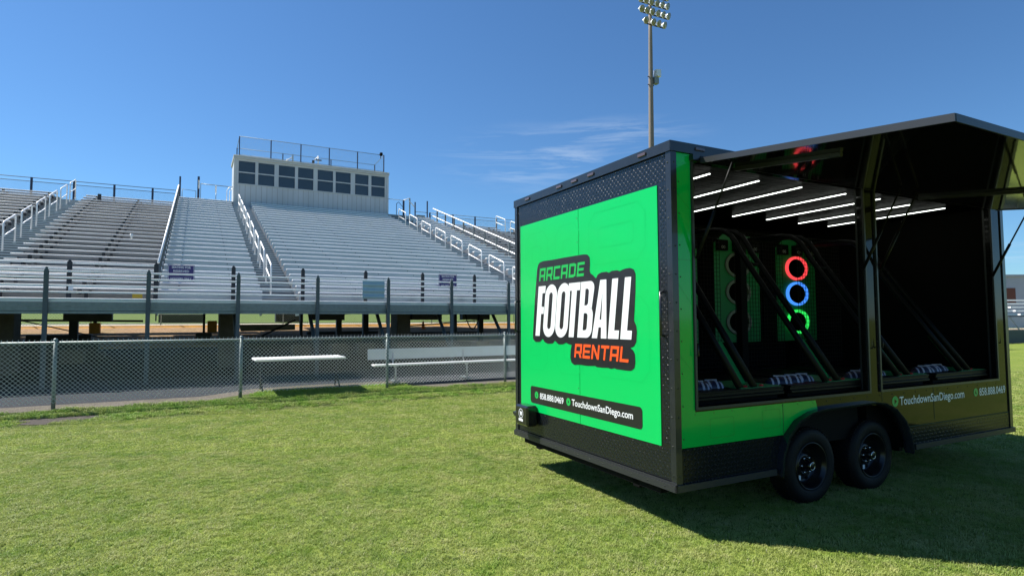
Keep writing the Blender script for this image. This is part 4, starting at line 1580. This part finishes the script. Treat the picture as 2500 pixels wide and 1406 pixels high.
    def word(mb, s, xa, xb, zb_, h, gap, fn, shear):
        n = len(s)
        w = (xb - xa - gap * (n - 1)) / n
        for i, c in enumerate(s):
            x0 = xa + i * (w + gap)
            for q in S1[c]:
                if isinstance(q, tuple):
                    a, b, c2, d = q
                    q = [(a, b), (c2, b), (c2, d), (a, d)]
                mb.add([fn(x0 + a * w + shear * b, zb_ + b * h) for a, b in q], [list(range(len(q)))])
    mb = MB()
    word(mb, 'ARCADE', -2.046, -1.196, 2.058, .137, .024, rear(.0105), .022)
    P('lettering', mb, 'decal_green', parent=door, label='green slanted word on the black logo')
    mb = MB()
    word(mb, 'RENTAL', -1.375, -.545, 1.277, .133, .022, rear(.0105), .022)
    P('lettering', mb, 'decal_orange', parent=door, label='orange slanted word on the black logo')
    mb = MB()
    put2d(mb, shape2d([rrect(-2.253, -.378, .741, .922, .035)]), rear(.0085))
    P('contact_strip', mb, 'decal_black', parent=door)
    mb = MB()
    put2d(mb, text2d('858.888.0469', -2.045, -1.577, .802, .062, .012), rear(.0105))
    P('lettering', mb, 'decal_white', parent=door)
    mb = MB()
    put2d(mb, text2d('TouchdownSanDiego.com', -1.425, -.495, .808, .062, .012), rear(.0105))
    P('lettering', mb, 'decal_white', parent=door)
    mb = MB()
    put2d(mb, shape2d([circ(-2.118, .833, .038), [(-2.128, .85), (-2.120, .855), (-2.121, .835), (-2.107, .822), (-2.100, .828), (-2.110, .812), (-2.130, .825)]]), rear(.0105))
    put2d(mb, shape2d([circ(-1.487, .835, .038), [(-1.496, .852), (-1.470, .835), (-1.496, .818)]]), rear(.0105))
    P('icon', mb, 'decal_green', parent=door)
    # plate box low at the far rear corner
    bx = MB().box(-.14, -.004, 2.10, 2.37, .50, .72, bev=.02)
    bxp = P('junction_box', bx, 'box_plastic')
    mb = MB()
    put2d(mb, shape2d([circ(-2.235, .632, .052, 24, rx=.05), circ(-2.235, .632, .045, 24, rx=.043)]), rear(.142))
    put2d(mb, shape2d([[(-2.262, .655), (-2.21, .652), (-2.215, .615), (-2.235, .605), (-2.25, .62)]]), rear(.142))
    put2d(mb, shape2d([[(-2.285, .552), (-2.19, .548), (-2.19, .575), (-2.285, .578)]]), rear(.142))
    P('emblem', mb, 'decal_white', parent=bxp)
    P('latch', MB().box(-.12, -.03, 2.375, 2.45, .57, .63, bev=.012).box(-.1, -.06, 2.45, 2.50, .585, .615), 'trim_black', parent=bxp)
    # bar locks
    for v in (.094, 2.535):
        mb = MB().tube([(-.01, v, 1.86), (-.045, v, 1.85), (-.045, v, 1.52), (-.01, v, 1.51)], .012, 8)
        P('grab_handle', mb, 'trim_black')
    # marker lights
    for v in (2.27, 1.6, 1.32, 1.04, .31):
        P('marker_light', MB().box(-.034, -.0225, v - .05, v + .05, 2.985, 3.012, bev=.004), 'marker_smoke')
    P('marker_light', MB().box(.24, .34, -.034, -.0225, 2.985, 3.012, bev=.004), 'marker_smoke')
    # screws along the rear and side seams: stuff-like multitude
    mb = MB()
    def dome(c, ax, r=.0075):
        mb.lathe([(r, 0), (r * .7, r * .5), (0, r * .7)], c, ax, 8)
    for i in range(9):
        z = .75 + .235 * i
        dome((-.006, 1.31, z), (-1, 0, 0), .006)
    for i in range(12):
        dome((-.012, .022, .45 + .22 * i), (-1, 0, 0))
        dome((.022, -.012, .45 + .22 * i), (0, -1, 0))
        dome((-.012, W - .022, .45 + .22 * i), (-1, 0, 0))
    for i in range(13):
        dome((-.0125, .08 + .2 * i, ZT - .11), (-1, 0, 0), .006)
        dome((-.03, .1 + .2 * i, ZB + .02), (-1, 0, 0), .006)
        dome((-.001, .15 + .18 * i, .63), (-1, 0, 0), .006)
    for i in range(9):
        dome((.075, -.0045, .72 + .25 * i), (0, -1, 0), .006)
        dome((2.45, -.001, 1.0 + .21 * i), (0, -1, 0), .006)
        dome((2.59, -.001, 1.0 + .21 * i), (0, -1, 0), .006)
        dome((5.05, -.001, .72 + .25 * i), (0, -1, 0), .006)
    for i in range(24):
        dome((.2 + .2 * i, -.001, .90), (0, -1, 0), .006)
    P('screws', mb, 'screw', kind='stuff')
    # --- green wrap on the side
    mb = MB()
    poly = [(.05, .652), (1.262, .652), (1.30, .70), (1.38, .745), (1.54, .805), (1.668, .825), (1.64, .918), (.2, .918), (.2, 2.90), (2.6, 2.905), (2.5, 2.952), (.05, 2.952)]
    put2d(mb, shape2d([poly]), side(.003))
    wrap = P('side_wrap', mb, 'vinyl_green_side')
    mb = MB()
    for lp in (rrect(.35, .62, .70, .86, .02), rrect(.95, 1.17, .72, .88, .02)):
        mb = MB()
        put2d(mb, shape2d(ring(lp, .008)), side(.0042))
        P('pattern_line', mb, 'vinyl_green_side_line', parent=wrap)
    for (x0_, y0_, x1_, y1_) in ((.06, 1.9, .19, 1.75), (.06, 2.62, .19, 2.5), (.06, 1.35, .19, 1.22), (.06, 2.1, .19, 2.1)):
        mb = MB().add([(x0_, -.0042, y0_), (x1_, -.0042, y1_), (x1_, -.0042, y1_ + .01), (x0_, -.0042, y0_ + .01)], [(0, 1, 2, 3)])
        P('pattern_line', mb, 'vinyl_green_side_line', parent=wrap)
    mb = MB()
    mb.box(1.205, 1.209, -.0052, -.0035, .66, .915)
    mb.box(3.52, 3.525, -.002, -.0005, .60, .93).box(2.63, 2.634, -.002, -.0005, .84, .93).box(3.0, 5.05, -.004, -.0035, .558, .566)
    P('panel_seam', mb, 'seam')
    # opening frames
    for (a, b) in ((ox0, oxm0), (oxm1, ox1)):
        fw = .022
        mb = MB()
        mb.box(a - fw, a, -.018, .07, oz0 - fw, oz1).box(b, b + fw, -.018, .07, oz0 - fw, oz1)
        mb.box(a, b, -.018, .07, oz0 - fw, oz0)
        P('opening_frame', mb, 'rail_grey')
        for x in (a - .012, b + .012):
            P('catch', MB().tube([(x, -.03, 1.36), (x, -.045, 1.36), (x, -.045, 1.46), (x, -.03, 1.46)], .008, 6), 'trim_black')
    P('header_rail', MB().box(ox0 - .03, ox1 + .03, -.05, -.006, 2.90, 2.945), 'trim_black')
    # side writing
    mb = MB()
    put2d(mb, text2d('TouchdownSanDiego.com', 2.92, 4.115, .785, .082, .015), side(.002))
    P('side_lettering', mb, 'decal_white')
    mb = MB()
    put2d(mb, text2d('858.888.0469', 4.43, 5.0, .785, .082, .015), side(.002))
    P('side_lettering', mb, 'decal_white')
    mb = MB()
    put2d(mb, shape2d([circ(2.845, .826, .052), [(2.832, .852), (2.872, .826), (2.832, .80)]]), side(.002))
    put2d(mb, shape2d([circ(4.355, .826, .045), [(4.343, .845), (4.352, .85), (4.351, .832), (4.368, .814), (4.376, .82), (4.362, .80), (4.34, .82)]]), side(.002))
    P('icon', mb, 'decal_green')
    # --- fender
    mb = MB()
    prof = [(1.10, .33), (1.125, .50), (1.20, .65), (1.34, .765), (1.52, .825), (1.70, .845), (2.45, .855), (2.60, .835), (2.77, .765), (2.92, .64), (3.005, .48), (3.035, .33)]
    n = len(prof)
    vs = []
    for (x, z) in prof:
        vs += [(x, .02, z), (x, -.065, z)]
    inn = []
    for (x, z) in prof:
        cx = 2.08
        xi = x + (.022 if x < cx else -.022) * (1 if abs(x - cx) > .7 else .3)
        inn += [(xi, -.064, z - .020), (xi, -.058, z - .028)]
    fs = []
    for i in range(n - 1):
        fs.append((2 * i, 2 * i + 1, 2 * i + 3, 2 * i + 2))
    mb.add(vs, fs, 0, True)
    o2 = []
    for i in range(n):
        o2 += [vs[2 * i + 1], inn[2 * i], (inn[2 * i][0], .02, inn[2 * i][2])]
    fs = []
    for i in range(n - 1):
        fs += [(3 * i, 3 * i + 1, 3 * i + 4, 3 * i + 3), (3 * i + 1, 3 * i + 2, 3 * i + 5, 3 * i + 4)]
    mb.add(o2, fs, 0, True)
    P('fender', mb, 'fender_black')
    # --- wheels
    for (cx, vside) in ((1.645, .0), (2.545, .0), (1.645, 1), (2.545, 1)):
        y0 = .05 if vside == 0 else W - .05
        ax = Vector((0, -1, 0)) if vside == 0 else Vector((0, 1, 0))
        c = Vector((cx, y0, .325))
        wroot = bpy.data.objects.new('wheel', None)
        COL.objects.link(wroot)
        wroot.parent = t.o
        wroot.location = Vector((cx - t.org[0], y0 - t.org[1], .325))
        loc = (cx, y0, .325)
        mb = MB()
        mb.lathe([(.205, -.20), (.215, -.225), (.27, -.23), (.315, -.22), (.333, -.195), (.336, -.16), (.336, -.055), (.333, -.035), (.315, -.008), (.275, 0), (.235, -.004), (.212, -.012), (.205, -.03)], c, ax, 56)
        for k in range(56):
            a = 2 * math.pi * k / 56
            d1 = Vector((math.cos(a), 0, math.sin(a)))
            tg = Vector((-math.sin(a), 0, math.cos(a)))
            for (h0, h1) in ((-.19, -.135), (-.08, -.03)):
                q = [c + d1 * .334 + ax * h0 - tg * .008, c + d1 * .334 + ax * h1 - tg * .008 + tg * .006, c + d1 * .334 + ax * h1 + tg * .014, c + d1 * .334 + ax * h0 + tg * .008]
                q2 = [p + d1 * .008 for p in q]
                mb.hexa(q, q2)
        mb.build('tyre', 'rubber', wroot, loc)
        mb = MB()
        mb.lathe([(.212, -.012), (.208, -.004), (.200, -.006), (.196, -.02), (.185, -.03), (.18, -.05), (.165, -.085), (.15, -.11), (.12, -.105), (.10, -.085), (.085, -.075), (.075, -.075), (.06, -.085)], c, ax, 40)
        mb.build('rim', 'rim_black', wroot, loc)
        mb = MB()
        for k in range(8):
            a = 2 * math.pi * (k + .5) / 8
            d1 = Vector((math.cos(a), 0, math.sin(a)))
            mb.lathe([(.0, 0.0), (.017, 0.0)], c + d1 * .135 + ax * (-.100), ax, 10)
        mb.build('rim_hole', 'matt_black', wroot, loc)
        mb = MB()
        for k in range(6):
            a = 2 * math.pi * k / 6
            d1 = Vector((math.cos(a), 0, math.sin(a)))
            mb.lathe([(.011, 0), (.010, .02), (.006, .026), (0, .028)], c + d1 * .07 + ax * (-.076), ax, 6)
        mb.build('lug_nuts', 'chrome', wroot, loc)
        mb = MB()
        mb.lathe([(.06, -.085), (.05, -.06), (.042, -.03), (.038, -.005), (.030, 0), (.0, 0)], c, ax, 20)
        mb.lathe([(.030, .001), (.034, .003), (.036, .0)], c, ax, 20, mi=1)
        mb.build('hub', ['rim_black', 'chrome'], wroot, loc)
        if vside == 0:
            mb = MB()
            a = R(-115) if cx < 2 else R(-95)
            d1 = Vector((math.cos(a), 0, math.sin(a)))
            p = c + d1 * .125 + ax * (-.095)
            mb.box(p.x - .012, p.x + .014, p.y - .003, p.y + .002, p.z - .022, p.z + .02)
            mb.build('sticker', 'decal_white', wroot, loc)
    P('axle', MB().tube([(1.645, .2, .325), (1.645, W - .2, .325)], .04, 8).tube([(2.545, .2, .325), (2.545, W - .2, .325)], .04, 8), 'matt_black')
    P('tongue', MB().tube([(LN, .5, .33), (LN + 1.3, 1.3, .33)], .05, 6).tube([(LN, 2.1, .33), (LN + 1.3, 1.3, .33)], .05, 6), 'matt_black')
    P('jack', MB().tube([(LN + 1.1, 1.3, .02), (LN + 1.1, 1.3, .9)], .035, 8).box(LN + 1.0, LN + 1.2, 1.2, 1.4, 0, .03), 'rail_grey')
    # --- ceiling lights
    for (x, v0, v1) in ((.73, .30, 1.74), (1.345, .29, 1.74), (1.94, .285, 1.74), (2.62, .28, 1.75), (3.21, .28, 1.73), (3.85, .32, 1.74), (4.44, .26, 1.72)):
        P('ceiling_light', MB().box(x - .0065, x + .0065, v0, v1, 2.920, 2.928), 'led_white')
    # --- awning hatch
    a0, a1 = .27, 4.86
    L0 = 1.775
    def aw(x, r, h): return (x, -.055 - r, 2.885 + h - .118 * r)
    mb = MB()
    lo = [aw(a0, 0, 0), aw(a1, 0, 0), aw(a1, L0, 0), aw(a0, L0, 0)]
    hi = [aw(a0, 0, .028), aw(a1, 0, .028), aw(a1, L0, .028), aw(a0, L0, .028)]
    mb.hexa(lo, hi)
    hatch = P('awning_hatch', mb, 'awning_gloss')
    mb = MB()
    rm = .045
    for (xa, xb, ra, rb) in ((a0 - .012, a0 - .001, -.0, L0 + .01), (a1 + .001, a1 + .012, 0, L0 + .01)):
        mb.hexa([aw(xa, ra, -.008), aw(xb, ra, -.008), aw(xb, rb, -.008), aw(xa, rb, -.008)],
                [aw(xa, ra, .036), aw(xb, ra, .036), aw(xb, rb, .036), aw(xa, rb, .036)])
    mb.hexa([aw(a0, L0 + .001, -.008), aw(a1, L0 + .001, -.008), aw(a1, L0 + .012, -.008), aw(a0, L0 + .012, -.008)],
            [aw(a0, L0 + .001, .036), aw(a1, L0 + .001, .036), aw(a1, L0 + .012, .036), aw(a0, L0 + .012, .036)])
    P('hatch_rim', mb, 'rail_grey', parent=hatch)
    for x in (.62, 3.25):
        mb = MB()
        mb.hexa([aw(x, .02, -.03), aw(x + .03, .02, -.03), aw(x + .03, .92, -.03), aw(x, .92, -.03)],
                [aw(x, .02, -.002), aw(x + .03, .02, -.002), aw(x + .03, .92, -.002), aw(x, .92, -.002)])
        P('channel', mb, 'rail_grey', parent=hatch)
    P('hinge', MB().tube([(a0, -.052, 2.925), (a1, -.052, 2.925)], .012, 6), 'trim_black', parent=hatch)
    for x in (.235, 2.385, 2.655, 4.80):
        lo_ = Vector((x, -.02, 2.12))
        hi_ = Vector((x + .05, -.36, 2.83))
        md = lo_.lerp(hi_, .5)
        P('gas_strut', MB().tube([lo_, md], .014, 8).tube([md, hi_], .008, 8), 'steel_tube')
    P('roof_vent_arm', MB().tube([(1.72, -.9, 2.84), (1.85, -1.05, 2.90)], .02, 6).box(1.68, 1.76, -.95, -.85, 2.81, 2.87), 'trim_black')


trailer()


# ------------------------------------------------------------------ arcade games inside
def game(c, label, lit):
    t = Thing('football_game', label, 'arcade game', TF, (c, 1.2, .5), 'football toss games in the trailer')
    P = t.part
    hw = .50
    P('cabinet', MB().box(c - hw, c + hw, .12, 2.3, .5, .985), 'matt_black')
    # front tray: layered edge, green playing top
    P('tray', MB().box(c - .52, c + .52, .06, .62, .985, 1.012, bev=.006).box(c - .52, c + .52, .075, .62, 1.014, 1.036)
      .box(c - .52, c + .52, .065, .62, 1.038, 1.055, bev=.004), 'steel_tube')
    P('tray_top', MB().box(c + .0, c + .50, .08, .60, 1.0555, 1.059), 'game_green')
    mb = MB()
    for q in range(3):
        mb.lathe([(.02, 0), (.016, .012), (0, .014)], (c + .12 + q * .1, .14, 1.059), (0, 0, 1), 10)
    P('button', mb, 'button_red')
    # target panel at the back
    v = 2.1
    z0, z1 = 1.34, 2.76
    w = .42
    zc = (2.36, 2.0, 1.605)
    r = .168
    loops = [[(c - w, z0), (c + w, z0), (c + w, z1 - .12), (c + w * .6, z1), (c - w * .6, z1), (c - w, z1 - .12)]] + [circ(c, z, r * .80, 28, rx=.232 * .80) for z in zc]
    mb = MB()
    put2d(mb, shape2d(loops), lambda a, b: (a, v, b))
    P('target_panel', mb, 'game_green')
    P('catch_box', MB().box(c - w, c + w, v + .2, v + .22, z0, z1), 'matt_black')
    cols = (('led_red', 'led_blue', 'led_green') if lit else ('ring_grey',) * 3)
    for z, m in zip(zc, cols):
        mb = MB()
        n_ = 44
        vs_ = []
        for (kk, yy) in ((.80, 0), (.80, .02), (1, .02), (1, 0)):
            vs_ += [(c + .232 * kk * math.cos(2 * math.pi * i / n_), v - .003 - yy, z + .168 * kk * math.sin(2 * math.pi * i / n_)) for i in range(n_)]
        mb.add(vs_, [(q * n_ + i, q * n_ + (i + 1) % n_, (q + 1) * n_ + (i + 1) % n_, (q + 1) * n_ + i) for q in range(3) for i in range(n_)])
        P('target_ring', mb, m)
    for dx in (-.3, 0, .3):
        sb = P('score_box', MB().box(c + dx - .09, c + dx + .09, v - .05, v - .004, 2.54, 2.68), 'matt_black')
        mb = MB()
        put2d(mb, text2d('00' if dx else '0', c + dx - .035, c + dx + .035, 2.565, .04, .01), lambda a, b: (a, v - .052, b))
        P('digits', mb, 'score_text', parent=sb)
    # chute and green ramp from panel to tray
    mb = MB()
    x = c + .10
    mb.hexa([(x - .07, .5, 1.12), (x + .07, .5, 1.12), (x + .07, .52, 1.10), (x - .07, .52, 1.10)],
            [(x - .07, 1.2, 1.60), (x + .07, 1.2, 1.60), (x + .07, 1.22, 1.58), (x - .07, 1.22, 1.58)])
    # twin hooped tubes
    ramp = MB().hexa([(x - .055, .16, 1.085), (x + .055, .16, 1.085), (x + .055, .17, 1.075), (x - .055, .17, 1.075)],
                     [(x - .055, .42, 1.44), (x + .055, .42, 1.44), (x + .055, .43, 1.43), (x - .055, .43, 1.43)])
    P('ramp', ramp, 'turf_green')
    for s_ in (-1, 1):
        xx = x + .085 * s_
        pts = [(xx, .10, 1.06), (xx, .55, 1.68), (xx, 1.05, 2.37), (xx, 1.10, 2.46), (xx, 1.17, 2.56), (xx, 1.28, 2.635), (xx, 1.42, 2.66), (xx, 2.08, 2.68)]
        P('frame_tube', MB().tube(pts, .030, 10), 'steel_tube')
    P('frame_stay', MB().tube([(x - .085, .95, 2.23), (x + .085, .95, 2.23)], .02, 6), 'matt_black')
    # net
    mb = MB()
    nv = 1.75
    for i in range(18):
        a = c - .44 + i * .052
        mb.tube([(a, nv, 1.0), (a, nv, 2.74)], .0035, 3, smooth=False)
    for i in range(34):
        z = 1.02 + i * .052
        mb.tube([(c - .45, nv, z), (c + .45, nv, z)], .0035, 3, smooth=False)
    P('net', mb, 'net_black')
    return t


CS = [.80, 1.93, 3.07, 4.25]

LB = ['football toss game nearest the rear of the trailer', 'football toss game second from the rear with a green ramp',
      'football toss game with three unlit pale rings', 'football toss game with red, blue and green lit rings']
for i, c in enumerate(CS):
    g_ = game(c, LB[i], i == 3)
    if i == 1:
        g_.part('mast', MB().box(c + .385, c + .475, 1.38, 1.46, 1.0, 2.66), 'matt_black')
        g_.part('mast_edge', MB().box(c + .477, c + .487, 1.39, 1.43, 1.0, 2.60), 'rail_grey')


def football(loc, rz, label):
    t = Thing('football', label, 'ball', TF, (0, 0, 0), 'footballs on the game trays')
    prof = [(0, -.14), (.028, -.122), (.052, -.095), (.072, -.055), (.080, 0), (.072, .055), (.052, .095), (.028, .122), (0, .14)]
    t.part('ball', MB().lathe(prof, (0, 0, 0), (0, 1, 0), 18), 'ball_navy')
    mb = MB()
    for (h, r) in ((-.08, .0625), (.08, .0625), (-.035, .0772), (.035, .0772)):
        mb.lathe([(r + .001, h - .009), (r + .002, h), (r - .0005, h + .009)], (0, 0, 0), (0, 1, 0), 18)
    for k in range(9):
        y = -.05 + k * .0125
        mb.box(-.012, .012, y - .003, y + .003, .074, .086)
    mb.box(-.003, .003, -.055, .055, .076, .0845)
    for k in range(12):
        a = -1.0 + k * .0
    t.part('laces', mb, 'ball_white')
    t.o.matrix_world = TF @ Matrix.Translation(Vector(loc)) @ Matrix.Rotation(rz, 4, 'Z')
    return t


proto = None
NM = ['left', 'middle', 'right']
GN = ['on the tray nearest the rear of the trailer', 'on the second tray from the rear', 'on the tray behind the middle post', 'on the tray in the front opening']
for gi, c in enumerate(CS):
    for k in range(3):
        x = c - .45 + .15 * k
        if gi == 0: x = c - .50 + .15 * k
        loc = (x + .03 * k, .24 + .02 * k, 1.040)
        lab = '%s navy football with white laces %s' % (NM[k], GN[gi])
        if proto is None:
            proto = football(loc, R(62), lab)
        else:
            mw = TF @ Matrix.Translation(Vector(loc)) @ Matrix.Rotation(R(62 + 5 * k), 4, 'Z')
            cp = copy_tree(proto.o, mw)
            cp['label'] = lab
